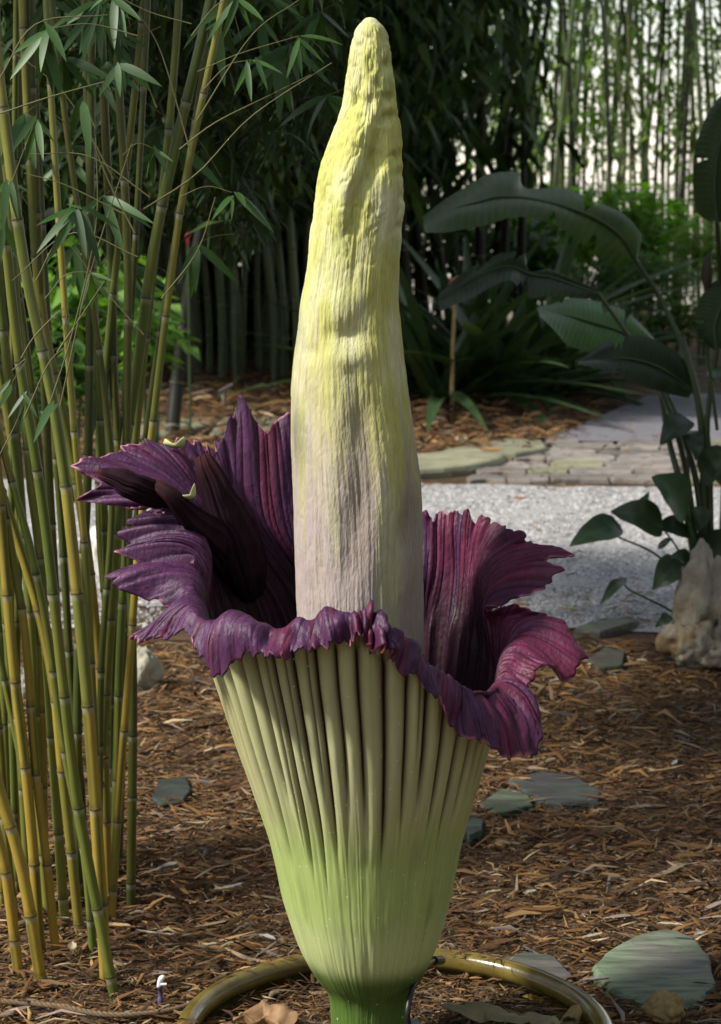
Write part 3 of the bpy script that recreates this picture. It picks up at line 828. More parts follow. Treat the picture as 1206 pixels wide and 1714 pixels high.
# ------------------------------------------------------------------ mulch chips (nobody could count them)
PAL = np.array([(0.19, 0.095, 0.034), (0.26, 0.14, 0.052), (0.13, 0.065, 0.028), (0.32, 0.195, 0.085), (0.11, 0.06, 0.03), (0.07, 0.042, 0.025), (0.30, 0.22, 0.14), (0.45, 0.34, 0.21), (0.24, 0.19, 0.16)])
PW = np.array([.22, .16, .18, .08, .13, .10, .07, .03, .03])
def chips(name, pts, lmin, lmax, label, seed, dark=1.0, lift=0.012):
    r = np.random.default_rng(seed)
    n = len(pts)
    L = r.uniform(lmin, lmax, n) * r.uniform(0.5, 1.2, n)
    w = L * r.uniform(0.04, 0.16, n) + 0.0012
    yaw = r.normal(0.15, 0.75, n)
    tilt = r.normal(0, 0.22, n); roll = r.normal(0, 0.5, n)
    bend = r.normal(0, 0.12, n) * L
    hh = w * r.uniform(0.15, 0.5, n)
    # 8 verts: left edge, ridge, right edge over 3 stations + ends
    t = np.array([-0.5, 0.0, 0.5])
    wid = np.array([0.3, 1.0, 0.2])
    side = np.array([-0.5, 0.12, 0.5]); up = np.array([0.0, 1.0, 0.0])
    lx = L[:, None, None] * t[None, :, None] + 0 * side
    ly = w[:, None, None] * wid[None, :, None] * side[None, None] + bend[:, None, None] * (1 - 4 * t[None, :, None] ** 2)
    lz = hh[:, None, None] * up[None, None] * wid[None, :, None] + 0.25 * np.abs(bend)[:, None, None] * (1 - 4 * t[None, :, None] ** 2)
    lx, ly, lz = [np.broadcast_to(q, (n, 3, 3)).reshape(n, 9) for q in (lx, ly, lz)]
    cr, sr = np.cos(roll)[:, None], np.sin(roll)[:, None]
    ly, lz = ly * cr - lz * sr, ly * sr + lz * cr
    ct, st_ = np.cos(tilt)[:, None], np.sin(tilt)[:, None]
    lx, lz = lx * ct - lz * st_, lx * st_ + lz * ct
    cy, sy = np.cos(yaw)[:, None], np.sin(yaw)[:, None]
    X = lx * cy - ly * sy + pts[:, :1]; Y = lx * sy + ly * cy + pts[:, 1:2]
    z0 = pts[:, 2:3] + r.uniform(0.0, lift, n)[:, None]
    V = np.stack([X, Y, lz + z0], -1)
    q = np.array([[i * 3 + j, i * 3 + j + 1, (i + 1) * 3 + j + 1, (i + 1) * 3 + j] for i in range(2) for j in range(2)])
    F = (q[None] + 9 * np.arange(n)[:, None, None]).reshape(-1, 4)
    c = PAL[r.choice(len(PAL), n, p=PW)] * r.uniform(0.42, 1.15, n)[:, None] * dark
    c = np.repeat(c[:, None], 9, 1)
    o = obj(name, V, F, M['chip'], colors=c, shade=False)
    return tag(o, label, 'mulch', kind='stuff')

SLATES = []
for o in COL.objects:
    if o.name.startswith("slate_stone"):
        SLATES.append((o.location.x, o.location.y, o.dimensions.x / 2, o.dimensions.y / 2))
def off_slate(p):
    k = np.ones(len(p), bool)
    for x, y, a, b in SLATES:
        k &= (((p[:, 0] - x) / (a * .95)) ** 2 + ((p[:, 1] - y) / (b * .9)) ** 2 > 1) | (rng.random(len(p)) < 0.04)
    return k
def pot_free(p):
    return np.hypot(p[:, 0] - POT[0], p[:, 1] - POT[1]) > 0.405
r_ = rng
p = np.column_stack([r_.uniform(-1.15, 1.5, 105000), -0.75 + 4.2 * r_.random(105000) ** 1.25])
lim = np.interp(p[:, 0], gnd(*np.array(g_near).T)[:, 0], gnd(*np.array(g_near).T)[:, 1])
bpy.context.view_layer.update()
p = p[pot_free(p) & off_slate(p) & (p[:, 1] < lim - 0.05 + r_.normal(0, 0.12, len(p)))]
p = np.column_stack([p, ground_z(p[:, 0], p[:, 1]) - 0.004])
chips('mulch_chips', p, 0.014, 0.045, 'shredded brown wood mulch covering the bed around the pot', 5)
p2 = p[r_.choice(len(p), 9000, replace=False)] + np.array([0, 0, 0.008])
chips('mulch_strands', p2, 0.05, 0.11, 'longer loose shreds of bark lying over the mulch', 6, lift=0.01)
a = r_.uniform(0, 6.28, 5200); q = np.sqrt(r_.random(5200)) * 0.352
p = np.column_stack([POT[0] + np.cos(a) * q, POT[1] + np.sin(a) * q, np.full(5200, 0.022)])
p = p[np.hypot(p[:, 0] - 0.012, p[:, 1]) > 0.062]
chips('pot_mulch', p, 0.015, 0.055, 'brown bark shreds covering the soil inside the pot', 7, dark=0.85, lift=0.02)
a = r_.uniform(0, 6.28, 420)
p = np.column_stack([POT[0] + np.cos(a) * (0.372 + r_.normal(0, .016, 420)), POT[1] + np.sin(a) * (0.372 + r_.normal(0, .016, 420)), np.full(420, 0.076)])
p = p[vnoise(a * 2.2, 0, 0, 3) > 0.1]
chips('rim_litter', p, 0.01, 0.035, 'bark crumbs lying on the glazed pot rim', 9, lift=0.008)
p = gnd(r_.uniform(-150, 1010, 9000), r_.uniform(640, 765, 9000))
p[:, 2] = 0.0 + 0.10 * smooth(9.2, 10.4, p[:, 1]) * (1 - smooth(0.6, 1.6, p[:, 0]))
lim = np.interp(p[:, 0], gnd(*np.array(g_far).T)[:, 0], gnd(*np.array(g_far).T)[:, 1])
wl = gnd(930, 742)
p = p[(p[:, 1] > lim + 0.4) & (p[:, 0] < 1.2 + (p[:, 1] - 9) * 0.32)]
chips('bed_mulch', p, 0.06, 0.20, 'brown mulch heaped under the bamboo beyond the gravel', 8, lift=0.05)

p = np.vstack([gnd(r_.uniform(-100, 1300, 700), r_.uniform(815, 1050, 700)), gnd(r_.uniform(640, 1300, 900), r_.uniform(690, 830, 900)), gnd(r_.uniform(-100, 1100, 500), r_.uniform(985, 1050, 500)), gnd(r_.uniform(0, 560, 250), r_.uniform(690, 800, 250))])
p[:, 2] = 0.012
chips('leaf_litter', p, 0.02, 0.07, 'scattered brown leaf litter and bark bits on gravel and paving', 10, lift=0.02)

# pale chips and sheaths one can pick out: things of their own
def shard(px, py, ang, lpx, wpx, color, label, name='wood_chip', cat='wood chip', z=0.025, curl=0.25):
    g = gnd(px, py)
    s = np.linalg.norm(g - CAM) / FPX
    L, w = lpx * s, wpx * s
    t = np.linspace(-0.5, 0.5, 12)
    prof = np.clip(1 - (2 * np.abs(t)) ** 2.5, 0.05, 1)
    a = np.linspace(-1, 1, 6)
    V = np.stack(np.broadcast_arrays(L * t[:, None], w * 0.5 * prof[:, None] * a[None] + 0.06 * L * (1 - 4 * t[:, None] ** 2) * math.sin(px), curl * w * prof[:, None] * (a[None] ** 2) + 0.05 * L * (4 * t[:, None] ** 2)), -1)
    V = V + 0.0012 * np.stack([vnoise(V[..., 0] * 160, V[..., 1] * 160, px + k, 3) for k in range(3)], -1)
    V = V.reshape(-1, 3)
    nb = len(V)
    VB = V - np.array([0, 0, 0.0025])
    F = grid_faces(12, 6).tolist() + [[i + nb for i in f[::-1]] for f in grid_faces(12, 6).tolist()]
    c = np.array(color) * (1 + 0.3 * fbm(V[:, 0] * 30, V[:, 1] * 200, px, 4))[:, None]
    o = link(name, mesh_data(name, np.vstack([V, VB]), F, M['dry'], np.vstack([c, c])), None, (g[0], g[1], z + float(ground_z(g[0], g[1]))), (0, rnd.uniform(-.06, .06), math.radians(ang)))
    return tag(o, label, cat)
PALE, GREYP, TAN = (0.50, 0.42, 0.31), (0.42, 0.38, 0.36), (0.36, 0.24, 0.12)
shard(382, 1497, 32, 58, 9, GREYP, 'curved pale grey bark sliver left of the spathe base')
shard(283, 1460, 40, 36, 13, GREYP, 'pale curled wood sliver on mulch near the bamboo')
shard(122, 1605, 100, 46, 14, (0.42, 0.33, 0.22), 'upright tan bamboo sheath at the foot of the clump', 'bamboo_sheath', 'sheath')
shard(95, 1552, 10, 40, 9, PALE, 'cream bamboo sheath scrap between two culm bases', 'bamboo_sheath', 'sheath')
shard(258, 1576, -12, 66, 6, PALE, 'thin straight pale splinter below the bamboo clump')
shard(290, 1522, -38, 95, 7, (0.20, 0.15, 0.10), 'long brown stick slanting away from the bamboo bases')
shard(200, 1565, -8, 38, 14, TAN, 'flat tan bark piece beside the frontmost culm')
shard(447, 1588, -35, 34, 12, GREYP, 'grey bark chip on mulch near the spathe left foot')
shard(350, 1597, 4, 26, 9, PALE, 'small cream chip in the mulch above the rope')
shard(410, 1388, 24, 34, 7, TAN, 'tan splinter near the left flank of the green spathe')
shard(330, 1393, -6, 44, 6, (0.33, 0.26, 0.18), 'slim brown sliver on the mulch mid left')
shard(275, 1205, -8, 60, 4, TAN, 'thin tan stalk lying on dark mulch right of bamboo')
shard(825, 1512, 22, 32, 8, PALE, 'pale pointed chip right of the swollen green base')
shard(888, 1515, 38, 26, 11, GREYP, 'pinkish grey chip on the orange mulch')
shard(1115, 1305, 28, 70, 8, TAN, 'long tan splinter on the mulch at mid right')
shard(1010, 1402, 0, 60, 6, (0.34, 0.25, 0.15), 'straight brown sliver at centre right of the mulch')
shard(990, 1585, 30, 42, 9, PALE, 'cream sliver at the upper left of the big slate')
shard(1120, 1588, -14, 44, 8, (0.55, 0.44, 0.30), 'bent cream chip lying on top of the big slate', z=0.05)
shard(1170, 1585, 40, 26, 10, GREYP, 'grey chip by the top right corner of the big slate')
shard(995, 1660, 12, 54, 9, GREYP, 'silvery chip between pot rim and big slate')
shard(1078, 1230, -4, 46, 6, TAN, 'tan sliver on dark mulch at right')
shard(930, 1152, 40, 34, 8, GREYP, 'grey chip beneath the right purple edge')
shard(1040, 1190, 30, 46, 6, TAN, 'slim chip on shaded mulch below the limestone')
shard(1128, 1292, 70, 30, 7, GREYP, 'small grey chip standing in mulch at right')
shard(820, 784, -20, 44, 9, (0.55, 0.25, 0.06), 'fallen orange leaf on the mossy edging slab', 'fallen_leaf', 'leaf', z=0.10)
shard(870, 850, 10, 26, 9, (0.45, 0.22, 0.09), 'rusty fallen leaf on the gravel behind the spathe', 'fallen_leaf', 'leaf', z=0.045)
shard(950, 1040, -12, 30, 6, (0.45, 0.33, 0.12), 'yellow fallen leaf at the near edge of the gravel', 'fallen_leaf', 'leaf', z=0.045)
shard(955, 980, 50, 24, 5, (0.16, 0.14, 0.08), 'dark twig-like leaf on the pale gravel', 'fallen_leaf', 'leaf', z=0.045)
shard(1068, 1012, 30, 26, 5, (0.30, 0.22, 0.12), 'narrow brown leaf on gravel left of the limestone', 'fallen_leaf', 'leaf', z=0.045)

# curled dead leaves in the pot
def dead_leaf(px_path, z, widths, curl, color, label):
    P = np.array([gnd(x, y, zz) for (x, y), zz in zip(px_path, z)])
    P = path_resample(P, 24)
    wd = np.interp(np.linspace(0, 1, 24), np.linspace(0, 1, len(widths)), widths)
    T, N_, B_ = frames(P)
    a = np.linspace(-curl, curl, 13)
    V = P[:, None] + wd[:, None, None] * (np.sin(a)[None, :, None] * np.array([0.25, 1.0, 0.1]) + (np.cos(a) - 0.6 + 0.25 * np.sin(3 * a))[None, :, None] * np.array([0.1, -0.3, 0.7]))
    V = V + 0.011 * np.stack([vnoise(V[..., 0] * 38, V[..., 1] * 38, k, 9) + .4 * vnoise(V[..., 0] * 110, V[..., 1] * 110, k, 19) for k in range(3)], -1)
    V = V.reshape(-1, 3)
    c = np.array(color) * (1 + 0.4 * fbm(V[:, 0] * 12, V[:, 1] * 70, 0, 6))[:, None]
    o = obj('dead_leaf', V, grid_faces(24, 13), M['dry'], colors=c)
    return tag(o, label, 'leaf')
dead_leaf([(398, 1712), (425, 1695), (455, 1690), (492, 1712)], [.05, .06, .062, .05], [.010, .030, .034, .026], 1.9, (0.30, 0.17, 0.08), 'curled brown dead leaf inside the pot left of the stalk')
dead_leaf([(735, 1690), (790, 1694), (850, 1702), (920, 1712), (960, 1718)], [.06, .065, .065, .06, .06], [.01, .022, .028, .026, .012], 1.0, (0.23, 0.20, 0.11), 'long withered olive leaf lying inside the pot right of stalk')
dead_leaf([(940, 1712), (958, 1695), (966, 1700), (962, 1716)], [.06, .085, .09, .06], [.008, .018, .018, .01], 1.3, (0.22, 0.16, 0.07), 'small curled leaf tip leaning on the inner pot rim')
rock('pebble', rest(1112, 1713, 0.03), (0.037, 0.035, 0.03), 31, 'round yellowish stone at the bottom edge near big slate', (0.30, 0.21, 0.09), 'stone', 0.2)
rock('pebble', gnd(688, 1716, 0.05), (0.016, 0.014, 0.012), 33, 'small grey pebble in the pot against the stalk', (0.36, 0.38, 0.42), 'stone', 0.15)

# rope around the pot
def rope():
    pts = [(-120, 1668), (0, 1672), (90, 1682), (180, 1696), (265, 1690), (330, 1672), (400, 1640), (470, 1616), (520, 1604), (580, 1598)]
    P = np.array([gnd(x, y, 0.02) for x, y in pts])
    P[:, 2] = 0.018 + ground_z(P[:, 0], P[:, 1])
    P = path_resample(P, 420)
    T, N_, B_ = frames(P)
    rt = thing('rope', 'twisted brown rope running along the mulch to the pot', 'rope', P[0])
    for k in range(3):
        a = np.arange(420) * 0.42 + k * 2.094
        Q = P + 0.0029 * (np.cos(a)[:, None] * N_ + np.sin(a)[:, None] * B_)
        V, F = tube(Q, 0.0032, 7)
        obj('strand', V, F, M['rope'], rt)
rope()

# irrigation tube and emitter stake
P = path_resample(np.array([at(683, 1716, -.10), at(682, 1690, -.10), at(690, 1655, -.07), at(706, 1626, .0), at(722, 1610, .09), at(738, 1607, .16)]), 50)
V, F = tube(P, 0.0052, 10)
ir = thing('drip_tube', 'black irrigation tube bent over the pot rim beside the stalk', 'tube', P[0])
obj('hose', V, F, M['black'], ir)
V, F = tube(path_resample(P[40:], 6), 0.0085, 10)
obj('clip', V, F, M['black'], ir)
g = gnd(268, 1680)
em = thing('emitter_stake', 'small white-capped plastic stake standing in mulch left of the pot', 'stake', g)
zz = np.array([-.02, .0, .012, .013, .030, .031, .036])
V, F = tube(np.column_stack([np.full(7, g[0]), np.full(7, g[1]), zz]), [.0035, .0055, .0055, .0045, .0045, .006, .006], 12)
obj('body', V, F, M['purple'], em)
cp = np.array([[g[0] - .001, g[1], .034], [g[0], g[1], .044], [g[0] + .004, g[1], .052], [g[0] + .010, g[1], .050]])
V, F = tube(path_resample(cp, 14), np.concatenate([np.full(12, .0055), [.004, .001]]), 10)
obj('cap', V, F, M['white'], em)
V, F = tube(np.array([[g[0], g[1] - .004, .040], [g[0] + .013, g[1] - .004, .0405]]), .003, 8)
obj('nozzle', V, F, M['white'], em)

# ------------------------------------------------------------------ bamboo
def leaf_mesh(name, mat, width=0.11, droop=0.25, fold=0.25, n=7, color=None):
    """lanceolate leaf of length 1 along +X, tip drooping to -Z"""
    t = np.linspace(0, 1, n)
    w = width * np.clip(np.sin(np.pi * np.clip(t * 0.96 + 0.02, 0, 1) ** 0.72), 0, 1) ** 0.85
    w[-1] = 0.0015; w[0] = width * 0.08
    z = -droop * t ** 1.8
    V = []
    for i in range(n):
        V += [(t[i], -w[i], z[i] + fold * w[i]), (t[i], 0, z[i]), (t[i], w[i], z[i] + fold * w[i])]
    F = []
    for i in range(n - 1):
        a = i * 3
        F += [(a, a + 1, a + 4, a + 3), (a + 1, a + 2, a + 5, a + 4)]
    return mesh_data(name, V, F, mat, None if color is None else np.tile(color, (len(V), 1)))

LEAVES = [leaf_mesh('leaf', M['leaf'], 0.070, d, f) for d, f in ((0.12, 0.3), (0.3, 0.35), (0.5, 0.2), (0.05, 0.5))]

YEL, ORG, GRN, DKG = np.array([0.34, 0.28, 0.05]), np.array([0.40, 0.25, 0.04]), np.array([0.105, 0.135, 0.028]), np.array([0.055, 0.075, 0.022])

def culm_mesh(path, r0, r1, kind, seed, node_gap=(0.16, 0.26), seg=14):
    """tapering bamboo culm with swollen, ringed nodes along a 3-D path"""
    rr = random.Random(seed)
    P = np.asarray(path, float)
    d = np.concatenate([[0], np.cumsum(np.linalg.norm(np.diff(P, axis=0), axis=1))])
    total = d[-1]
    nodes = [rr.uniform(0.02, 0.10)]
    while nodes[-1] < total:
        nodes.append(nodes[-1] + rr.uniform(*node_gap) * (0.75 + 0.5 * min(1, nodes[-1] / 1.5)))
    s = [0.0]
    for nd in nodes:
        if nd < total - 0.02:
            s += [nd - 0.016, nd - 0.006, nd - 0.003, nd, nd + 0.003, nd + 0.007, nd + 0.02]
    gap = np.arange(0.05, total, 0.07)
    s = np.unique(np.clip(np.concatenate([s, gap, [total]]), 0, total))
    keep = np.concatenate([[True], np.diff(s) > 0.0012])
    s = s[keep]
    C = np.stack([np.interp(s, d, P[:, k]) for k in range(3)], -1)
    R = r0 + (r1 - r0) * (s / total)
    nd = np.array(nodes)
    dist = (s[:, None] - nd[None])
    near = dist[np.arange(len(s)), np.abs(dist).argmin(1)]
    sw = np.exp(-(near / 0.0045) ** 2)
    R = R * (1 + 0.16 * sw - 0.05 * np.exp(-((near + 0.009) / 0.004) ** 2))
    V, F = tube(C, R, seg)
    n = len(s)
    inter = np.searchsorted(nd, s)                              # internode index
    a = np.arange(seg) / seg
    col = np.zeros((n, seg, 3))
    rc = np.random.default_rng(seed)
    mixg = rc.random(len(nodes) + 2); stripe = rc.random(len(nodes) + 2); sa = rc.random(len(nodes) + 2)
    for i in range(n):
        k = inter[i]
        hgt = s[i] / total
        if kind == 'gold':
            base = ORG * (1 - min(1, hgt * 2.2)) + YEL * min(1, hgt * 2.2)
            g = np.clip(0.16 + 0.95 * hgt * (0.6 + 0.8 * mixg[k]) + (0.45 if mixg[k] > 0.75 else 0), 0, 0.85)
        elif kind == 'green':
            base = YEL * 0.9; g = np.clip(0.6 + 0.4 * mixg[k] + 0.2 * hgt, 0, 1)
        elif kind == 'dark':
            base = YEL * 0.45; g = np.clip(0.55 + 0.4 * mixg[k], 0, 1)
        elif kind == 'black':
            base = np.array([0.014, 0.013, 0.011]); g = 0.05
        else:                                                    # far green timber
            base = np.array([0.068, 0.10, 0.034]); g = 0.2 + 0.4 * mixg[k]
        gc = GRN if kind in ('gold', 'green') else DKG
        c = base * (1 - g) + gc * g
        row = np.tile(c, (seg, 1))
        if kind in ('gold', 'green') and stripe[k] > 0.45:      # green pinstripes of this kind of bamboo
            m = (np.abs(((a - sa[k] + .5) % 1) - .5) < 0.07) | ((np.abs(((a - sa[k] * 1.7 + .5) % 1) - .5) < 0.05) & (stripe[k] > .75))
            row[m] = row[m] * 0.25 + (GRN * 0.6) * 0.75
        up = s[i] - nd[max(0, k - 1)]
        if abs(near[i]) < 0.0028:
            row *= 0.22
        elif -0.010 < near[i] < -0.0028:
            row = row * 0.45 + np.array([0.40, 0.38, 0.28]) * 0.55
        elif 0.0028 <= near[i] < 0.012:
            row *= 0.6
        col[i] = row
    return V, F, col.reshape(-1, 3), C, s, nodes

# golden clump at the left: pixel paths (top to base), width, colour kind
CL = [
    ([(0, 140), (40, 440), (97, 720), (135, 1055), (158, 1332), (178, 1642)], 21, 'gold', .02),
    ([(-8, 250), (12, 430), (31, 596), (73, 860), (109, 1180), (128, 1332), (153, 1473), (195, 1664)], 18, 'green', -.02),
    ([(52, 300), (60, 430), (75, 555), (104, 690), (137, 860), (160, 1060), (172, 1250), (180, 1500)], 18, 'gold', .0),
    ([(300, -20), (294, 80), (280, 240), (262, 400), (240, 600), (226, 740), (212, 900), (200, 1100), (190, 1470)], 15, 'green', .0),
    ([(352, 0), (296, 235), (256, 420), (232, 596), (211, 737), (194, 900), (184, 1040), (172, 1220), (160, 1500)], 20, 'green', .0),
    ([(374, 0), (316, 270), (290, 430), (265, 630), (252, 740), (230, 930), (216, 1120), (203, 1278), (184, 1535)], 14, 'gold', .0),
    ([(199, 150), (208, 300), (214, 470), (213, 600), (212, 740), (214, 900), (222, 1140), (218, 1512)], 16, 'dark', .0),
    ([(172, 120), (180, 300), (186, 430), (190, 640), (199, 760), (208, 900), (206, 1100), (196, 1440)], 17, 'dark', .0),
    ([(-14, 700), (0, 845), (11, 985), (24, 1130), (41, 1274), (54, 1411), (68, 1592)], 18, 'gold', .0),
    ([(-60, 640), (3, 826), (61, 1010), (90, 1153), (101, 1266), (116, 1400), (134, 1556)], 17, 'gold', .0),
    ([(-40, 560), (18, 800), (50, 914), (80, 1060), (104, 1237), (141, 1432), (156, 1590)], 14, 'green', .0),
    ([(20, 430), (38, 640), (50, 800), (64, 906), (74, 1040), (80, 1130), (90, 1287), (100, 1432), (109, 1545)], 17, 'green', .0),
    ([(62, 380), (72, 600), (82, 800), (92, 986), (104, 1180), (122, 1380), (128, 1500)], 15, 'dark', .0),
    ([(-30, 640), (16, 906), (42, 1065), (58, 1280), (79, 1452), (94, 1588)], 15, 'gold', .0),
    ([(-60, 1060), (-30, 1210), (2, 1335), (37, 1457), (72, 1645)], 20, 'gold', .0),
    ([(-60, 1180), (-30, 1310), (2, 1423), (17, 1515), (32, 1622)], 18, 'gold', .0),
    ([(-30, 1010), (-12, 1130), (0, 1258), (8, 1390), (26, 1540)], 15, 'gold', .0),
    ([(-20, 830), (8, 1000), (30, 1220), (42, 1400), (52, 1555)], 14, 'green', .0),
    ([(-40, 880), (0, 1100), (30, 1250), (66, 1420), (84, 1500)], 12, 'green', .0),
    ([(122, 700), (140, 900), (152, 1100), (162, 1300), (174, 1578)], 13, 'gold', .0),
    ([(8, 560), (30, 760), (46, 1000), (60, 1260), (70, 1470)], 14, 'dark', .0),
    ([(84, 620), (104, 900), (120, 1160), (136, 1330), (140, 1490)], 14, 'dark', .0),
    ([(160, 560), (172, 800), (180, 1060), (176, 1300), (170, 1480)], 14, 'green', .0),
    ([(-12, 330), (2, 520), (20, 700), (40, 900), (54, 1100), (64, 1330), (80, 1520)], 16, 'green', .0),
    ([(232, 300), (222, 480), (206, 700), (196, 950), (186, 1200), (186, 1450)], 12, 'dark', .0),
    ([(330, 180), (290, 420), (256, 640), (236, 800), (214, 1000), (196, 1250), (176, 1460)], 13, 'dark', .0),
]
_r = random.Random(5)
for _ in range(13):
    bx = _r.uniform(-10, 215); sl = (bx - 130) / 100
    CL.append(([(bx + 60 * sl + _r.uniform(-90, 60), _r.uniform(-20, 300)), (bx + 30 * sl + _r.uniform(-30, 20), 760), (bx + 12 * sl, 1130), (bx, _r.uniform(1425, 1530))], _r.uniform(12, 17), _r.choice(['dark', 'green', 'green', 'gold']), .0))
def ordinal(i):
    w = ['first', 'second', 'third', 'fourth', 'fifth', 'sixth', 'seventh', 'eighth', 'ninth', 'tenth', 'eleventh', 'twelfth', 'thirteenth', 'fourteenth', 'fifteenth', 'sixteenth', 'seventeenth', 'eighteenth', 'nineteenth',
         'twentieth', 'twenty-first', 'twenty-second', 'twenty-third', 'twenty-fourth', 'twenty-fifth', 'twenty-sixth', 'twenty-seventh', 'twenty-eighth', 'twenty-ninth', 'thirtieth'] + ['thirty-' + q for q in ('first', 'second', 'third', 'fourth', 'fifth', 'sixth', 'seventh', 'eighth', 'ninth')] + ['fortieth', 'forty-first']
    return w[i]
order = sorted(range(len(CL)), key=lambda i: CL[i][0][-1][0])
KW = {'gold': 'golden yellow', 'green': 'yellow-green striped', 'dark': 'dark olive'}
CULMS = []
for i, (pts, w, kind, lean) in enumerate(CL):
    g = gnd(*pts[-1])
    Yb = g[1]
    wp = [g - np.array([0, 0, 0.03])]
    for k, (x, y) in enumerate(pts[::-1][1:]):
        wp.append(at(x, y, Yb + lean * k))
    d = wp[-1] - wp[-2]; d /= np.linalg.norm(d)
    top = wp[-1]
    while top[2] < 3.4 and len(wp) < 16:                        # the culm goes on above the frame
        d = d * 0.9 + np.array([0, 0.06, 0.16]); d /= np.linalg.norm(d)
        top = top + d * 0.45
        wp.append(top)
    P = path_resample(np.array(wp), 90)
    r0 = 0.96 * w / 2 * np.linalg.norm(g - CAM) / FPX
    V, F, c, C, s, nodes = culm_mesh(P, r0, r0 * 0.62, kind, 100 + i)
    pos = order.index(i)
    lab = f'{KW[kind]} bamboo culm at left, {ordinal(pos)} base counting from the left edge'
    if i == 1:
        lab = 'bright green striped bamboo culm at left, foot nearest to the camera'
    t = thing('bamboo_culm', lab, 'bamboo', g, 'golden bamboo culms of the left clump')
    obj('stem', V, F, M['culm'], t, colors=c)
    CULMS.append((t, P, kind))
GOLD = [(t, P) for t, P, k in CULMS]

# sprays of leaves and bare twigs carried by those culms
def twig(t, pts3, r=0.0012, name='twig'):
    P = path_resample(np.array(pts3), 14)
    V, F = tube(P, np.linspace(r, r * 0.5, 14), 5)
    return obj(name, V, F, M['twig'], t)
def put_leaf(tw, base, tip, width_k=1.0, roll=0.0):
    b = Vector(base); v = Vector(tip) - b
    L = v.length
    x = v.normalized()
    zup = Vector((rnd.uniform(-.3, .3), -0.8 + rnd.uniform(-.3, .3), 0.6))
    y = zup.cross(x).normalized(); z = x.cross(y)
    from mathutils import Matrix
    mat = Matrix((x, y, z)).transposed().to_euler()
    me = LEAVES[rnd.randrange(4)]
    return link('leaf', me, tw, np.array(base) - np.array(parent_world(tw)), mat, (L, L * width_k, L * 0.6))

SPRAYS = [  # culm, twig pixel path, Y, [leaf tips], width factor
    (4, [(230, 60), (150, 40), (80, 48)], .15, [(15, 132), (20, 88), (58, 98), (88, 158), (104, 165), (62, 150), (110, 90)], 1.2),
    (3, [(262, 180), (235, 120), (203, 106)], -.25, [(158, 158), (207, 154), (251, 152), (258, 124), (196, 152)], 1.35),
    (6, [(160, 215), (148, 190), (136, 164)], -.1, [(112, 240), (148, 246), (160, 215)], 1.2),
    (2, [(60, 470), (95, 400), (132, 346)], -.15, [(58, 402), (78, 430), (143, 432), (166, 434), (206, 376), (110, 340), (60, 372)], 1.1),
    (5, [(300, 330), (345, 312), (388, 322)], .2, [(360, 348), (386, 368), (458, 378), (410, 345)], 1.0),
    (0, [(100, 660), (98, 676)], -.1, [(56, 724), (62, 706)], 1.2),
    (0, [(20, 620), (45, 600), (20, 640)], -.05, [(-10, 668), (0, 680)], 1.4),
    (7, [(195, 600), (180, 620), (168, 640)], 1.1, [(140, 770), (165, 785), (150, 740)], .9),
    (5, [(320, 60), (360, 10), (400, -10)], .3, [(330, 60), (370, 70), (420, 50), (440, 30)], 1.0),
    (4, [(330, 120), (400, 90), (500, 60)], .5, [(480, 120), (505, 130), (530, 115), (545, 105), (570, 60)], 1.0),
    (5, [(340, 150), (380, 110), (420, 100)], .4, [(390, 160), (420, 170), (448, 150), (470, 110)], 1.0),
    (4, [(320, 40), (250, 20), (190, -10)], .2, [(160, 40), (185, 70), (210, 60), (235, 30), (140, 10)], 1.1),
    (1, [(10, 330), (40, 250), (60, 200)], .1, [(20, 250), (40, 280), (70, 265), (95, 240)], 1.0),
    (2, [(58, 360), (30, 320), (10, 300)], .05, [(-15, 340), (5, 370), (25, 360)], 1.1),
    (6, [(205, 260), (230, 240), (260, 250)], .3, [(230, 300), (255, 315), (285, 300), (290, 270)], 1.0),
    (8, [(0, 760), (30, 700), (40, 660)], .0, [(10, 700), (30, 725), (60, 690)], 1.0),
    (12, [(75, 500), (110, 460), (150, 455)], .2, [(130, 520), (155, 530), (180, 500), (190, 470)], 1.1),
    (23, [(0, 420), (20, 380), (5, 360)], .1, [(-20, 420), (0, 440), (30, 430)], 1.1),
]
for ci, tp, Y, tips, wk in SPRAYS:
    t = CULMS[ci][0]
    tw = twig(t, [at(x, y, Y) for x, y in tp])
    o = at(*tp[-1], Y)
    for x, y in tips:
        put_leaf(tw, o + rng.normal(0, .004, 3), at(x, y, Y + rnd.uniform(-.08, .04)), wk)
# long bare twigs seen crossing
for ci, tp, Y in [(4, [(240, 350), (330, 290), (420, 195), (555, 105)], .3), (5, [(300, 250), (360, 205), (450, 160), (520, 125)], .4), (2, [(75, 700), (120, 560), (160, 380), (160, 230)], -.1), (3, [(225, 390), (180, 300), (145, 210)], -.1),
                  (0, [(35, 600), (60, 560), (110, 515), (105, 560)], -.1), (12, [(95, 590), (135, 530), (175, 470)], .0), (4, [(250, 330), (150, 262), (50, 258)], .1), (6, [(210, 360), (110, 310), (40, 290)], .2), (5, [(320, 260), (270, 90), (230, 20)], .3),
                  (1, [(0, 130), (60, 40), (180, 25)], .2), (7, [(190, 300), (110, 160), (0, 70)], .3), (5, [(330, 200), (420, 60), (500, 0)], .4), (0, [(0, 190), (90, 160), (200, 130)], .1), (10, [(40, 700), (80, 610), (110, 580)], -.1),
                  (2, [(100, 680), (150, 460), (220, 240)], .1), (3, [(240, 560), (170, 480), (110, 400)], .2), (4, [(230, 430), (120, 390), (20, 470)], .15), (5, [(270, 500), (330, 420), (360, 330)], .3)]:
    twig(CULMS[ci][0], [at(x, y, Y) for x, y in tp], 0.0015)
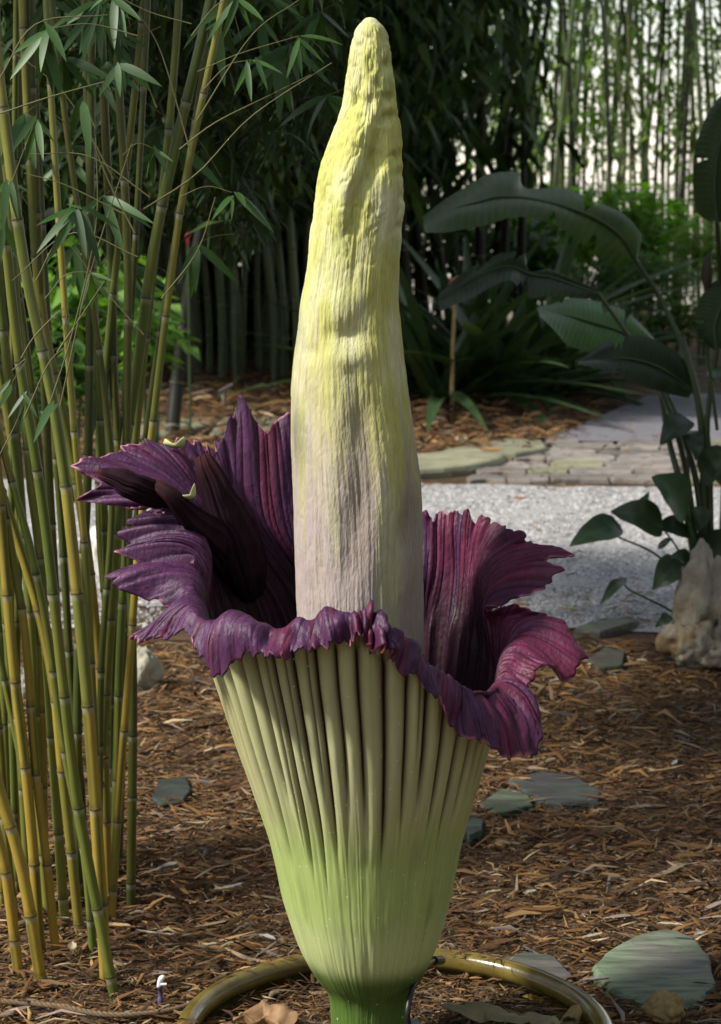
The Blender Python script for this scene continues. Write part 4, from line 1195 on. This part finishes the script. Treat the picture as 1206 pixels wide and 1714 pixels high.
# looser foliage through the clump, twig by twig
for k in range(34):
    px, py = rnd.uniform(-40, 560), rnd.uniform(-60, 330) * (1 if rnd.random() < .75 else 1.5)
    if px > 330 and py > 200:
        continue
    Y = rnd.uniform(.5, 1.8)
    ci = rnd.choice([0, 2, 3, 4, 5, 6, 7, 11, 12, 24, 25])
    t = CULMS[ci][0]
    tw = twig(t, [at(px + rnd.uniform(40, 120), py - rnd.uniform(-60, 60), Y), at(px + 30, py - 12, Y), at(px, py, Y)])
    o = at(px, py, Y)
    for j in range(rnd.randint(4, 7)):
        a = math.radians(rnd.uniform(200, 350)); l = rnd.uniform(60, 105)
        put_leaf(tw, o, at(px + l * math.cos(a), py - l * math.sin(a), Y + rnd.uniform(-.1, .1)), rnd.uniform(.9, 1.3))

# ------------------------------------------------------------------ foliage masses
def leaf_cloud(n, center, size, lmin, lmax, cols, seed, droop=0.6, shape='ellipsoid', hollow=0.0, wk=0.13, clump=0):
    r = np.random.default_rng(seed)
    if shape == 'ellipsoid':
        d = r.normal(size=(n, 3)); d /= np.linalg.norm(d, axis=1)[:, None]
        rad = (hollow + (1 - hollow) * r.random(n)) ** (1 / 2.2)
        p = d * rad[:, None]
    else:
        p = r.uniform(-1, 1, (n, 3))
    if clump:
        k = r.uniform(-0.9, 0.9, (clump, 3))
        if shape == 'ellipsoid':
            k /= np.maximum(1, np.linalg.norm(k, axis=1))[:, None]
        p = p * 0.28 + k[r.integers(0, clump, n)]
    p = p * np.array(size) + np.array(center)
    L = r.uniform(lmin, lmax, n)
    az = r.uniform(0, 2 * math.pi, n)
    el = r.normal(-droop, 0.35, n)
    X = np.stack([np.cos(az) * np.cos(el), np.sin(az) * np.cos(el), np.sin(el)], -1)
    Yv = np.stack([-np.sin(az), np.cos(az), 0 * az], -1) + r.normal(0, .35, (n, 3))
    Yv /= np.linalg.norm(Yv, axis=1)[:, None]
    w = (L * wk)[:, None]
    a = p; b = p + X * L[:, None] * 0.42 + Yv * w + np.array([0, 0, 1]) * w * .3; c = p + X * L[:, None] - np.array([0, 0, 1]) * (L * .12)[:, None]; e = p + X * L[:, None] * 0.42 - Yv * w + np.array([0, 0, 1]) * w * .3
    m = p + X * L[:, None] * .45
    V = np.stack([a, b, c, e, m], 1)
    F = (np.array([[0, 1, 4], [1, 2, 4], [2, 3, 4], [3, 0, 4]])[None] + 5 * np.arange(n)[:, None, None]).reshape(-1, 3)
    cc = np.array(cols)[r.integers(0, len(cols), n)] * r.uniform(0.6, 1.4, n)[:, None]
    return V.reshape(-1, 3), F, np.repeat(cc[:, None], 5, 1).reshape(-1, 3)

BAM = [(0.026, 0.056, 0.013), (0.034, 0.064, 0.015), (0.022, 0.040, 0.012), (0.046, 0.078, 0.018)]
CROWNS = []
for k in range(3):
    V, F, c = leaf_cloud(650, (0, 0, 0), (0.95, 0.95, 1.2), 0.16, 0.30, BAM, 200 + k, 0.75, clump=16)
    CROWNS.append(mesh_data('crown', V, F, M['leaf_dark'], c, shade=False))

for j, (t, P) in enumerate(GOLD):  # unseen crowns added above the frame to shade culms and background
    if P[-1][2] > 2.9:
        q = P[-1] + np.array([rnd.uniform(-.5, .7), rnd.uniform(.5, 1.9), rnd.uniform(-.1, 0.6)]) if j % 2 else np.array([rnd.uniform(-2.1, -.7), rnd.uniform(.7, 1.7), rnd.uniform(3.0, 3.8)])
        o = link('crown', CROWNS[j % 3], t, q - np.array(t.location), (0, 0, rnd.uniform(0, 6.28)), rnd.uniform(.8, 1.1) if j % 2 else rnd.uniform(.5, .7))
        o['kind'] = 'stuff'

for j in range(16):                                    # low leafy growth between and behind the golden culms
    t, P = GOLD[rnd.choice([0, 2, 3, 4, 5, 6, 7, 11, 12])]
    q = at(rnd.uniform(-40, 500), rnd.uniform(-50, 250), rnd.uniform(1.6, 4.5))
    o = link('crown', CROWNS[j % 3], t, q - np.array(t.location), (0, 0, rnd.uniform(0, 6.28)), rnd.uniform(.34, .5))
    o['kind'] = 'stuff'

def far_culm(x, Y, z0, tops, r0, kind, seed, label, group, crowns=(), name='bamboo_culm', zt=6.5, mesh_cache={}):
    g = np.array([x, Y, z0])
    t = thing(name, label, 'bamboo', g, group)
    P = path_resample(np.array([g] + [np.array(q) for q in tops]), 30)
    V, F, c, *_ = culm_mesh(P, r0, r0 * 0.7, kind, seed, (0.30, 0.42), 9)
    obj('stem', V, F, M['black_culm' if kind == 'black' else 'green_culm'], t, colors=c)
    for cz, off in crowns:
        q = P[np.abs(P[:, 2] - cz).argmin()] + np.array([off[0], off[1], 0])
        o = link('crown', CROWNS[rnd.randrange(3)], t, q - g, (0, 0, rnd.uniform(0, 6.28)), rnd.uniform(.9, 1.35))
        o['kind'] = 'stuff'
    return t

def bed_z(x, y):
    return float(0.10 * smooth(9.2, 10.4, y) * (1 - smooth(16, 20, y)) * (1 - smooth(0.6, 1.6, x)))
# front row of green culms between the golden clump and the spadix: base px, top px
k = 0
FB = [372, 398, 460, 476, 497, 432, 350, 445, 385, 330, 300, 260, 230, 180, 120, 60, 20]
for bx, by, tx, w in [(372, 662, 330, 15), (398, 655, 352, 16), (460, 668, 392, 16), (476, 660, 430, 14), (497, 668, 455, 15), (432, 645, 410, 12), (350, 650, 300, 12), (515, 655, 500, 14), (445, 640, 470, 13), (385, 640, 380, 12), (330, 645, 250, 14), (540, 650, 545, 14),
                      (600, 650, 590, 14), (640, 655, 650, 14), (300, 650, 210, 13), (260, 648, 180, 13), (230, 655, 130, 14), (180, 650, 110, 13), (120, 650, 60, 14), (60, 650, 0, 14), (20, 655, -60, 13)]:
    g = gnd(bx, by); g[1] = min(g[1], 13.0); g = at(bx, by, g[1]); g[2] = max(0.0, g[2])
    top = at(tx, 0, g[1] - .2); mid = at(bx * .42 + tx * .58 + 6, 300, g[1] - .05)
    up = top + (top - mid) * 1.6
    far_culm(g[0], g[1], bed_z(g[0], g[1]) - .02, [at(bx - 2, 520, g[1]), mid, top, up], w / 2 * (g[1] + 3.5) / FPX, 'far', 300 + k,
             (f'dark green thicket culm behind the flower, {ordinal(sorted(FB).index(bx))} foot from the left beyond the gravel' if bx < 505 else 'dark green bamboo culm directly behind the spadix'), 'green culms of the thicket behind the flower', crowns=[(3.0, (rnd.uniform(-.5, .5), rnd.uniform(-1.4, .0))), (3.9, (rnd.uniform(-.7, .7), rnd.uniform(-2, .5)))])
    k += 1
# second row, dimmer and closer set
for j in range(46):
    x = rnd.uniform(-5.2, 0.35); Y = rnd.uniform(11.2, 13.8)
    lx = rnd.uniform(-.5, .4)
    far_culm(x, Y, bed_z(x, Y) - .02, [(x + lx * .3, Y, 1.2), (x + lx, Y, 2.8), (x + lx * 2.2, Y - .3, 5.4)], rnd.uniform(.02, .034), 'far', 400 + j,
             'green bamboo culm deep in the shaded thicket', 'culms deep in the thicket', crowns=[(rnd.uniform(2.3, 3.0), (rnd.uniform(-.4, .2), rnd.uniform(-.8, .5)))] + ([(rnd.uniform(3.6, 5.0), (rnd.uniform(-.8, .8), rnd.uniform(-1.6, .6)))] if x < -1.5 else []))
# black culms right of the spadix
BK = [((690, 640), (668, 300), (676, 0), 18), ((720, 630), (690, 330), (664, 120), 14), ((772, 610), (745, 260), (735, 0), 20), ((700, 560), (705, 260), (775, 0), 16), ((755, 600), (700, 180), (680, 0), 14), ((805, 610), (803, 260), (812, 0), 18), ((838, 600), (842, 230), (862, 0), 22), ((825, 605), (838, 260), (850, 0), 15),
      ((872, 600), (876, 260), (878, 0), 12), ((842, 560), (858, 200), (905, 0), 12), ((860, 590), (885, 200), (920, 0), 10), ((735, 600), (720, 300), (700, 0), 12)]
for j, (b, m, t_, w) in enumerate(BK):
    Y = 12.4 + (j % 4) * 0.4
    g = at(*b, Y); g[2] = 0
    far_culm(g[0], Y, -.02, [at(*b, Y) + np.array([0, 0, .2]), at(*m, Y), at(*t_, Y), at(*t_, Y) * 2.0 - at(*m, Y) + np.array([0, -.3, .9])], w / 2 * (Y + 3.5) / FPX, 'black', 500 + j,
             f'black bamboo culm right of the spadix, {ordinal(sorted(range(len(BK)), key=lambda q: BK[q][1][0]).index(j))} from the spadix at mid height', 'black culms right of the spadix', crowns=[(4.6, (rnd.uniform(-.5, .1), rnd.uniform(-.4, .6)))] if j % 2 else ())
# leaning black culm behind the golden clump
Yp = float(gnd(287, 728)[1])
P = path_resample(np.array([gnd(287, 735), at(296, 640, Yp), at(318, 480, Yp), at(342, 360, Yp), at(385, 160, Yp), at(430, -60, Yp)]), 40)
V, F, c, *_ = culm_mesh(P, 12 * (Yp + 3.5) / FPX, 8 * (Yp + 3.5) / FPX, 'black', 77, (.35, .5), 12)
t = thing('black_culm', 'leaning black bamboo culm just right of the golden clump', 'bamboo', P[0])
obj('stem', V, F, M['black_culm'], t, colors=c)

# dense leaf wall behind the left thicket, thinner grove at right
parts = [leaf_cloud(26000, (-5.6, 15.2, 2.6), (3.8, 1.2, 2.9), 0.20, 0.42, BAM, 31, 0.7, 'box'),
         leaf_cloud(9000, (-0.75, 15.2, 1.65), (1.1, 1.0, 1.7), 0.20, 0.42, BAM, 34, 0.7, 'box'),
         leaf_cloud(7000, (-7.0, 4.0, 1.9), (0.8, 11.0, 1.9), 0.25, 0.5, BAM, 35, 0.7, 'box'),       # unseen leaf walls added round the clearing to block skylight
         leaf_cloud(7000, (0.0, -8.0, 2.6), (7.5, 0.8, 2.6), 0.25, 0.5, BAM, 36, 0.7, 'box'),
         leaf_cloud(9000, (5.2, -1.0, 2.9), (0.8, 7.0, 2.9), 0.25, 0.5, BAM, 37, 0.7, 'box')]
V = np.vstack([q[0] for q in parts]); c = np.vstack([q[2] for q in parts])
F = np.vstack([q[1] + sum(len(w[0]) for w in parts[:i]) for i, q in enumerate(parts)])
tag(obj('thicket_and_sky_screens', V, F, M['leaf_dark'], colors=c, shade=False), 'dark mass of bamboo foliage filling the shaded background at left, plus added unseen skylight screens', 'foliage', kind='stuff')
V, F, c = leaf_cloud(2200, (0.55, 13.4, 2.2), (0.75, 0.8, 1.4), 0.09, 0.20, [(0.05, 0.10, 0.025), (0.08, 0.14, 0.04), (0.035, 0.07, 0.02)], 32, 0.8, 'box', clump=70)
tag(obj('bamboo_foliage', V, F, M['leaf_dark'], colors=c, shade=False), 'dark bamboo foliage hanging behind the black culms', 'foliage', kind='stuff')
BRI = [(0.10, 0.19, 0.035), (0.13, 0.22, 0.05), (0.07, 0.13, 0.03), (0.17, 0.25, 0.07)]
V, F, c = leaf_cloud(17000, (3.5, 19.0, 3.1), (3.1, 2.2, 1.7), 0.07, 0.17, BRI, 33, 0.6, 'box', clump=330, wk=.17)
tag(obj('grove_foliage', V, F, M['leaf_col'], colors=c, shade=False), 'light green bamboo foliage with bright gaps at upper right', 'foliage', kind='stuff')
for j in range(84):
    Y = rnd.uniform(17.0, 21.5)
    x = float(at(rnd.uniform(870, 1290), 300, Y)[0])
    lx = rnd.uniform(-.25, .25)
    g = np.array([x, Y, -.02])
    far_culm(x, Y, -.02, [(x + lx * .3, Y, 1.5), (x + lx, Y, 3.2), (x + lx * 2, Y, 5.2)], rnd.uniform(.013, .030), rnd.choice(['far', 'far', 'dark', 'black']), 600 + j,
             'slender bamboo culm in the bright grove at upper right', 'culms of the bright grove', crowns=[(5.2, (rnd.uniform(-.5, .5), rnd.uniform(-.5, .5)))] if j % 4 == 0 else ())

# ------------------------------------------------------------------ shrubs
def shrub(px, py, Y, size, n, lmin, lmax, cols, seed, label, droop=0.2, wk=0.3, name='shrub', clump=0, stems=5):
    c = at(px, py, Y)
    t = thing(name, label, 'shrub', (c[0], c[1], 0))
    V, F, col = leaf_cloud(n, c, size, lmin, lmax, cols, seed, droop, wk=wk, clump=clump)
    V[:, 2] = np.maximum(V[:, 2], 0.02)
    o = obj('foliage', V, F, M['leaf_col'], t, colors=col, shade=False)
    o['kind'] = 'stuff'
    for k in range(stems):
        a = k * 6.28 / stems
        tip = c + np.array([math.cos(a) * size[0] * .6, math.sin(a) * size[1] * .6, size[2] * .5])
        Vt, Ft = tube(path_resample(np.array([[c[0] + .03 * math.cos(a), c[1] + .03 * math.sin(a), 0], (c + tip) / 2, tip]), 10), np.linspace(.012, .004, 10), 6)
        obj('stem', Vt, Ft, M['petiole'], t)
    return t
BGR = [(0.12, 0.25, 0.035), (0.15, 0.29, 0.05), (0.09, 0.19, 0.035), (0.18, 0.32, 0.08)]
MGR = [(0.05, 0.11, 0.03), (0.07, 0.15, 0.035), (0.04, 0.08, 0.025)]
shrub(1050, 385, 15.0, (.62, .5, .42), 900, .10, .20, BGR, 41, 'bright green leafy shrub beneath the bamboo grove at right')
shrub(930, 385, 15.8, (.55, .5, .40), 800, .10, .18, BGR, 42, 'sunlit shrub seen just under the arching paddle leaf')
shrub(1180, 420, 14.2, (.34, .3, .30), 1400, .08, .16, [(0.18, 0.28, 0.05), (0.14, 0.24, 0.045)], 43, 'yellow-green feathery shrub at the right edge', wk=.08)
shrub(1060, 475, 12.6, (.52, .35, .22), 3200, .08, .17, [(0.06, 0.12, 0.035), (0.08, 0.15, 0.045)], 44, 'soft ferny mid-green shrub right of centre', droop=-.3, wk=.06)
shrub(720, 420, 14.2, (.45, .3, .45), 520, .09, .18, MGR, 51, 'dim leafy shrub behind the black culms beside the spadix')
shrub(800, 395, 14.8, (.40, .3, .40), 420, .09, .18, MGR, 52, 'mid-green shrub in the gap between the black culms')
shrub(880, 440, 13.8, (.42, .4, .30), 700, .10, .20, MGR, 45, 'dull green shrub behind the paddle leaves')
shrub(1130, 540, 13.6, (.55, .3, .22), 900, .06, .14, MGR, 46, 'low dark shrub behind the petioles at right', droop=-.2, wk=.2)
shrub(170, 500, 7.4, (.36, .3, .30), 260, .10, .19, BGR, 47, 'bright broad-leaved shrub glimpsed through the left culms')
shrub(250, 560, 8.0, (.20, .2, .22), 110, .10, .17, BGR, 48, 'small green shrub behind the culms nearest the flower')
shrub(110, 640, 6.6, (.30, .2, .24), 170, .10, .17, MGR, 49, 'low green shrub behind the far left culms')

# red ginger-like flower far behind
g = at(314, 392, 9.0)
rf = thing('red_flower', 'small red flower spike far behind the golden culms', 'flower', (g[0], g[1], 0))
V, F = tube(path_resample(np.array([[g[0], g[1], 0], g - np.array([0, 0, .06])]), 8), .008, 6)
obj('stem', V, F, M['petiole'], rf)
z = np.linspace(-.06, .06, 10)
V, F = tube(np.column_stack([np.full(10, g[0]), np.full(10, g[1]), g[2] + z]), .014 * np.sin(np.linspace(.25, 3.0, 10)) * (1 + .4 * np.sin(np.arange(10) * 2.1)), 8)
obj('bract', V, F, M['red'], rf)

# ------------------------------------------------------------------ strap-leaved plants at centre right
STRAP = [leaf_mesh('strap_leaf', M['broad'], w, d, f, 12, (0.042, 0.078, 0.028)) for w, d, f in ((0.045, 0.35, .5), (0.05, 0.7, .4), (0.04, 0.15, .6), (0.055, 1.0, .4))]
for j, (px, py, n, L, lab) in enumerate([(735, 694, 36, 1.28, 'dark strap-leaved plant nearest the spadix by the cane stake'), (822, 686, 39, 1.42, 'dark strap-leaved clump in the middle of the shaded bed'), (900, 676, 36, 1.28, 'dark strap-leaved plant beneath the drooping paddle leaf'),
                                         (780, 668, 40, 1.49, 'strap-leaved plant at the back below the black culms'), (955, 662, 26, .85, 'short strap-leaved plant beside the grey walkway'), (690, 680, 30, 1.22, 'strap-leaved plant half hidden behind the spadix')]):
    g = gnd(px, py)
    t = thing('strap_plant', lab, 'plant', g)
    for k in range(n):
        az = k * 2.4 + rnd.uniform(-.3, .3); el = rnd.uniform(.5, 1.35)
        link('leaf', STRAP[rnd.randrange(4)], t, (rnd.uniform(-.05, .05), rnd.uniform(-.05, .05), 0), (0, -el, az), (L * rnd.uniform(.6, 1.1),) * 3)

# cane stake, plant label, small marker
g = gnd(755, 705)
P = path_resample(np.array([g - np.array([0, 0, .05]), at(757, 600, g[1]), at(762, 470, g[1] - .02)]), 30)
V, F, c, *_ = culm_mesh(P, .014, .011, 'gold', 900, (.18, .3), 9)
cs_ = thing('cane_stake', 'thin tan cane standing upright in the mulch right of the spadix', 'stake', g)
obj('cane', V, F, M['cane'], cs_)
V, F = tube(path_resample(np.array([at(750, 478, g[1] - .05), at(765, 466, g[1] - .05), at(776, 462, g[1] - .05)]), 8), [.004, .012, .016, .016, .015, .012, .008, .003], 8)
obj('tip_cap', V, F, material('rusty_cap', (0.25, 0.07, 0.03), .6), cs_)
g = gnd(374, 700)
t = thing('plant_label', 'thin grey metal plant label on a stem behind the purple petal', 'plant label', g)
V, F = tube(np.array([g - np.array([0, 0, .05]), at(373, 655, g[1])]), .007, 8)
obj('stem', V, F, M['steel'], t)
a, b = at(366, 657, g[1]), at(389, 645, g[1])
h = np.array([0.0, -.03, .012])
V = np.array([a - h, b - h, b + h, a + h, a - h + (0, 0, .006), b - h + (0, 0, .006), b + h + (0, 0, .006), a + h + (0, 0, .006)])
F = [[0, 3, 2, 1], [4, 5, 6, 7], [0, 1, 5, 4], [1, 2, 6, 5], [2, 3, 7, 6], [3, 0, 4, 7]]
obj('plate', V, F, M['steel'], t, shade=False)
g = gnd(427, 668)
V, F = tube(np.array([g, g + (0, 0, .03), g + (0, 0, .10), g + (0, 0, .13)]), [.018, .024, .024, .016], 10)
tag(obj('ground_marker', V, F, M['purple']), 'small dark purple marker standing in the far mulch', 'marker')

# ------------------------------------------------------------------ paddle-leaved plant at right
g0 = gnd(1172, 1085)
YP = float(g0[1])
pp = thing('paddle_leaf_plant', 'tall dark plant with arching paddle-shaped leaves at right', 'plant', g0)
def paddle(upper, mid, lower, Yu, Ym, Yl, color, name='leaf', ribs=70, parent=None):
    """leaf blade between an upper margin, its midrib and a lower margin, as picture points at real depths"""
    n = 90
    def line(pts, Y):
        Y = np.broadcast_to(np.interp(np.linspace(0, 1, len(pts)), np.linspace(0, 1, len(np.atleast_1d(Y))), np.atleast_1d(Y)), (len(pts),))
        return path_resample(np.array([at(x, y, q) for (x, y), q in zip(pts, Y)]), n)
    U, Mi, Lo = line(upper, Yu), line(mid, Ym), line(lower, Yl)
    t = np.linspace(0, 1, 9)[None, :, None]
    bul = (np.sin(np.pi * t) * 0.012) * np.array([0, -1, .6])
    A = U[:, None] * (1 - t) + Mi[:, None] * t + bul
    B = Mi[:, None] * (1 - t) + Lo[:, None] * t + bul
    G = np.concatenate([A, B[:, 1:]], 1)
    tr = random.Random(int(upper[0][0] * 7 + upper[0][1]))
    for _t in range(tr.randint(3, 6)):                    # wind tears: slits from the margin towards the midrib
        k0 = tr.randint(12, n - 12); sd = tr.choice((0, 1)); dep = tr.uniform(.35, .85); wd = tr.choice((1, 1, 2))
        for q in range(k0 - wd, k0 + wd + 1):
            f = dep * (1 - abs(q - k0) / (wd + 1))
            for jx in range(9):
                col_ = jx if sd == 0 else 16 - jx
                lim_ = 8 * f
                if jx < lim_:
                    tgt = int(round(lim_)) if sd == 0 else 16 - int(round(lim_))
                    G[q, col_] = G[q, tgt]
    # pinnate ribs run off the midrib
    ii = np.arange(n)[:, None]; jj = np.abs(np.arange(17) - 8)[None]
    rib = 0.0022 * np.sin((ii * 1.9 - jj * 0.7)) * np.minimum(jj, 3) / 3
    G = G + rib[..., None] * np.array([0, -1.0, .3]) + 0.006 * np.stack([vnoise(G[..., 0] * 9, G[..., 1] * 9, G[..., 2] * 9 + k, 5) for k in range(3)], -1)
    c = np.array(color) * (1 + 0.12 * np.sin(ii * 1.9 - jj * .7))[..., None]
    c = np.broadcast_to(c, G.shape)
    lf = obj(name, G, grid_faces(n, 17), M['paddle'], parent or pp, colors=c)
    V, F = tube(Mi + np.array([0, -.006, 0]), np.linspace(.008, .002, n), 7)
    obj('midrib', V, F, M['petiole'], lf)
    return lf
DK = (0.030, 0.055, 0.018)
def petiole(pts, Ys, w0, w1, parent=None, name='petiole'):
    P = path_resample(np.array([at(x, y, q) for (x, y), q in zip(pts, Ys)]), 40)
    s = (YP + 3.5) / FPX / 2
    V, F = tube(P, np.linspace(w0 * s, w1 * s, 40), 9)
    return obj(name, V, F, M['petiole'], parent or pp)
# long arching leaf
paddle([(1064, 438), (1073, 395), (1045, 360), (1000, 338), (940, 318), (880, 316), (868, 290), (820, 292), (795, 304), (750, 330), (706, 366)],
       [(1066, 440), (1040, 398), (1000, 368), (950, 348), (905, 336), (865, 330), (830, 330), (800, 338), (770, 346), (740, 358), (708, 372)],
       [(1060, 441), (1020, 443), (995, 425), (960, 398), (930, 378), (895, 366), (860, 364), (820, 376), (790, 382), (750, 388), (712, 388)],
       [YP + .1, YP + .2, YP + .15], [YP + .1, YP, YP - .15], [YP + .1, YP - .1, YP - .3], (0.042, 0.082, 0.018))
petiole([(1172, 1050), (1178, 860), (1172, 700), (1145, 590), (1105, 500), (1066, 440)], [YP, YP, YP + .02, YP + .06, YP + .1, YP + .1], 17, 8)
# drooping half with its dark twin, blue sky sheen painted into the colour
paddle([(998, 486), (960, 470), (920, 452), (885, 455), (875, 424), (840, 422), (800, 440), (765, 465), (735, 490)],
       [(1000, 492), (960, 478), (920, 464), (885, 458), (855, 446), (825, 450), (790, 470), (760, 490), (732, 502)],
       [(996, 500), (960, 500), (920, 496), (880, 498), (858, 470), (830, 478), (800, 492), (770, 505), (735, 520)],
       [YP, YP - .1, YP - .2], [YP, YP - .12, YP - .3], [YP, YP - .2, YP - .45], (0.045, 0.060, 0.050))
petiole([(1176, 1040), (1150, 800), (1110, 660), (1070, 590), (1000, 490)], [YP, YP, YP, YP, YP], 14, 6)
# broad mid-green leaf and the dark one folded below
paddle([(1108, 580), (1085, 555), (1050, 525), (1010, 507), (970, 498), (940, 500), (905, 515)],
       [(1106, 590), (1070, 570), (1030, 552), (990, 540), (955, 530), (925, 524), (898, 519)],
       [(1100, 600), (1060, 606), (1020, 602), (985, 590), (950, 575), (930, 555), (905, 530)],
       [YP + .3, YP + .35, YP + .3], [YP + .28, YP + .2, YP + .15], [YP + .25, YP + .1, YP], (0.055, 0.125, 0.035))
paddle([(1160, 650), (1150, 610), (1110, 575), (1060, 560), (1010, 575), (975, 600)],
       [(1158, 655), (1130, 632), (1095, 612), (1050, 600), (1010, 602), (968, 606)],
       [(1150, 665), (1110, 658), (1070, 645), (1030, 630), (1000, 618), (965, 610)],
       [YP + .1, YP, YP], [YP + .1, YP - .05, YP - .08], [YP + .1, YP - .15, YP - .2], (0.020, 0.034, 0.016))
petiole([(1178, 1060), (1170, 840), (1140, 720), (1112, 655)], [YP, YP, YP + .05, YP + .1], 15, 9)
petiole([(1180, 1060), (1150, 860), (1120, 740), (1106, 660)], [YP, YP - .05, YP, YP + .1], 15, 9)
petiole([(1190, 1060), (1188, 800), (1184, 700), (1204, 560)], [YP, YP, YP, YP], 14, 8)
petiole([(1195, 1060), (1184, 780), (1168, 660), (1140, 560)], [YP, YP + .1, YP + .1, YP + .1], 13, 8)
# leaves cut by the right edge
paddle([(1190, 372), (1165, 350), (1160, 280), (1172, 220), (1195, 170), (1240, 130)], [(1200, 375), (1195, 320), (1200, 260), (1215, 205), (1235, 165), (1262, 130)], [(1215, 372), (1240, 330), (1255, 270), (1265, 215), (1275, 170), (1285, 130)],
       [YP - .2], [YP - .25], [YP - .3], (0.030, 0.050, 0.022))
petiole([(1205, 1040), (1215, 700), (1208, 500), (1200, 372)], [YP, YP, YP - .1, YP - .25], 15, 8)
paddle([(1195, 585), (1170, 565), (1162, 530), (1175, 495), (1200, 470), (1240, 450)], [(1200, 586), (1195, 550), (1205, 515), (1220, 490), (1240, 470), (1262, 452)], [(1210, 585), (1235, 560), (1250, 530), (1262, 500), (1272, 475), (1280, 455)],
       [YP - .1], [YP - .15], [YP - .2], (0.024, 0.044, 0.018))
# flower bud on its stalk
P = path_resample(np.array([at(1200, 720, YP - .1), at(1182, 560, YP - .1), at(1184, 490, YP - .1)]), 20)
V, F = tube(P, .006, 7)
bs = obj('bud_stalk', V, F, M['petiole'], pp)
P = path_resample(np.array([at(1184, 492, YP - .1), at(1183, 455, YP - .1), at(1187, 422, YP - .1)]), 16)
V, F = tube(P, .019 * np.sin(np.linspace(.25, 2.9, 16)), 9)
obj('bud', V, F, material('dark_bud', (0.05, 0.03, 0.022), .6), pp)

# ------------------------------------------------------------------ broad-leaved plant low at right
g1 = gnd(1165, 1075); Y1 = float(g1[1]) - .12
bp_ = thing('broad_leaf_plant', 'low dark plant with broad leaves over the limestone boulder', 'plant', (g1[0], Y1, 0))
def broad(base, tip, wpx, Y0, Y1_, color, stem=None, up=0.25):
    b, e = at(*base, Y0), at(*tip, Y1_)
    n = 16
    t = np.linspace(0, 1, n)
    L = np.linalg.norm(e - b)
    w = wpx * (Y0 + 3.5) / FPX * np.sin(np.pi * np.clip(t, 0, 1) ** 0.62) ** 0.8 * 0.5
    w[0] = w[-1] = .002
    ctr = b[None] * (1 - t[:, None]) + e[None] * t[:, None] + np.sin(np.pi * t)[:, None] * np.array([0, -.03, up * L * .4])
    d = (e - b) / L
    side = np.cross(d, np.array([0, -0.82, .57])); side /= np.linalg.norm(side)
    nrm = np.cross(side, d)
    a = np.linspace(-1, 1, 9)
    V = ctr[:, None] + w[:, None, None] * a[None, :, None] * side + (np.abs(a) ** 1.5)[None, :, None] * w[:, None, None] * 0.25 * nrm
    V = V + 0.005 * np.stack([vnoise(V[..., 0] * 25, V[..., 1] * 25, V[..., 2] * 25 + k, 15) for k in range(3)], -1)
    c = np.broadcast_to(np.array(color) * (1 + 0.25 * (np.abs(a) < .08))[None, :, None], V.shape)
    lf = obj('leaf', V, grid_faces(n, 9), M['broad'], bp_, colors=c)
    if stem:
        P = path_resample(np.array([at(x, y, q) for x, y, q in stem] + [b]), 20)
        Vt, Ft = tube(P, np.linspace(.0055, .003, 20), 6)
        obj('petiole', Vt, Ft, M['petiole'], lf)
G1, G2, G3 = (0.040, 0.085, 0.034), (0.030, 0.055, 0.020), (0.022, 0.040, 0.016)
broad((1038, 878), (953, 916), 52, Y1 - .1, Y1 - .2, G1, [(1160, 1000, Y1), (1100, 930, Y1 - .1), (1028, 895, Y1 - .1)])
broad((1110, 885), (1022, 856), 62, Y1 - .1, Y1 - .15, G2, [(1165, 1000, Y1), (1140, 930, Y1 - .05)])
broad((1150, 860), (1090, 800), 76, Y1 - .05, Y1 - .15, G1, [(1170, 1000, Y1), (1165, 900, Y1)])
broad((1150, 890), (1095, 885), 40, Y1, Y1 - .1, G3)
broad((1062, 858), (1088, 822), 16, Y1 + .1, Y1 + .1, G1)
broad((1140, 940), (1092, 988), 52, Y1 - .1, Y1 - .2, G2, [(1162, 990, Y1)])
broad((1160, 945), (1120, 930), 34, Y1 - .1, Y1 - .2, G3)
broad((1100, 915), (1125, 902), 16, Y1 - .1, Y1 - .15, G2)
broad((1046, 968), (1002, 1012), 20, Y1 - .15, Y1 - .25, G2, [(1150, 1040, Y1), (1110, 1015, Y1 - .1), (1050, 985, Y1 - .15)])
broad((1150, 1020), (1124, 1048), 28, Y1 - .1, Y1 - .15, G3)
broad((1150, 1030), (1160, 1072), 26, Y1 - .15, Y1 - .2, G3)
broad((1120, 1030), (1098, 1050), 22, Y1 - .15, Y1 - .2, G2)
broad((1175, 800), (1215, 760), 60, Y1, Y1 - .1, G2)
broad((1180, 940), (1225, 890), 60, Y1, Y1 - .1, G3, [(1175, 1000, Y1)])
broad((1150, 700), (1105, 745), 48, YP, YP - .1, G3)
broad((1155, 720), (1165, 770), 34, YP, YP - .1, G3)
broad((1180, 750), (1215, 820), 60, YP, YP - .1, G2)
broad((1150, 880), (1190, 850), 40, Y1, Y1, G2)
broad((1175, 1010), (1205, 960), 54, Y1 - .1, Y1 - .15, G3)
broad((1190, 620), (1225, 650), 40, YP, YP - .1, G2)
for k, (x, y) in enumerate([(1140, 830), (1150, 760), (1190, 840)]):
    P = path_resample(np.array([[g1[0] + k * .01, Y1, 0], at(1165, 980, Y1), at(x, y, Y1)]), 16)
    V, F = tube(P, np.linspace(.009, .004, 16), 7)
    obj('stem', V, F, M['petiole'], bp_)
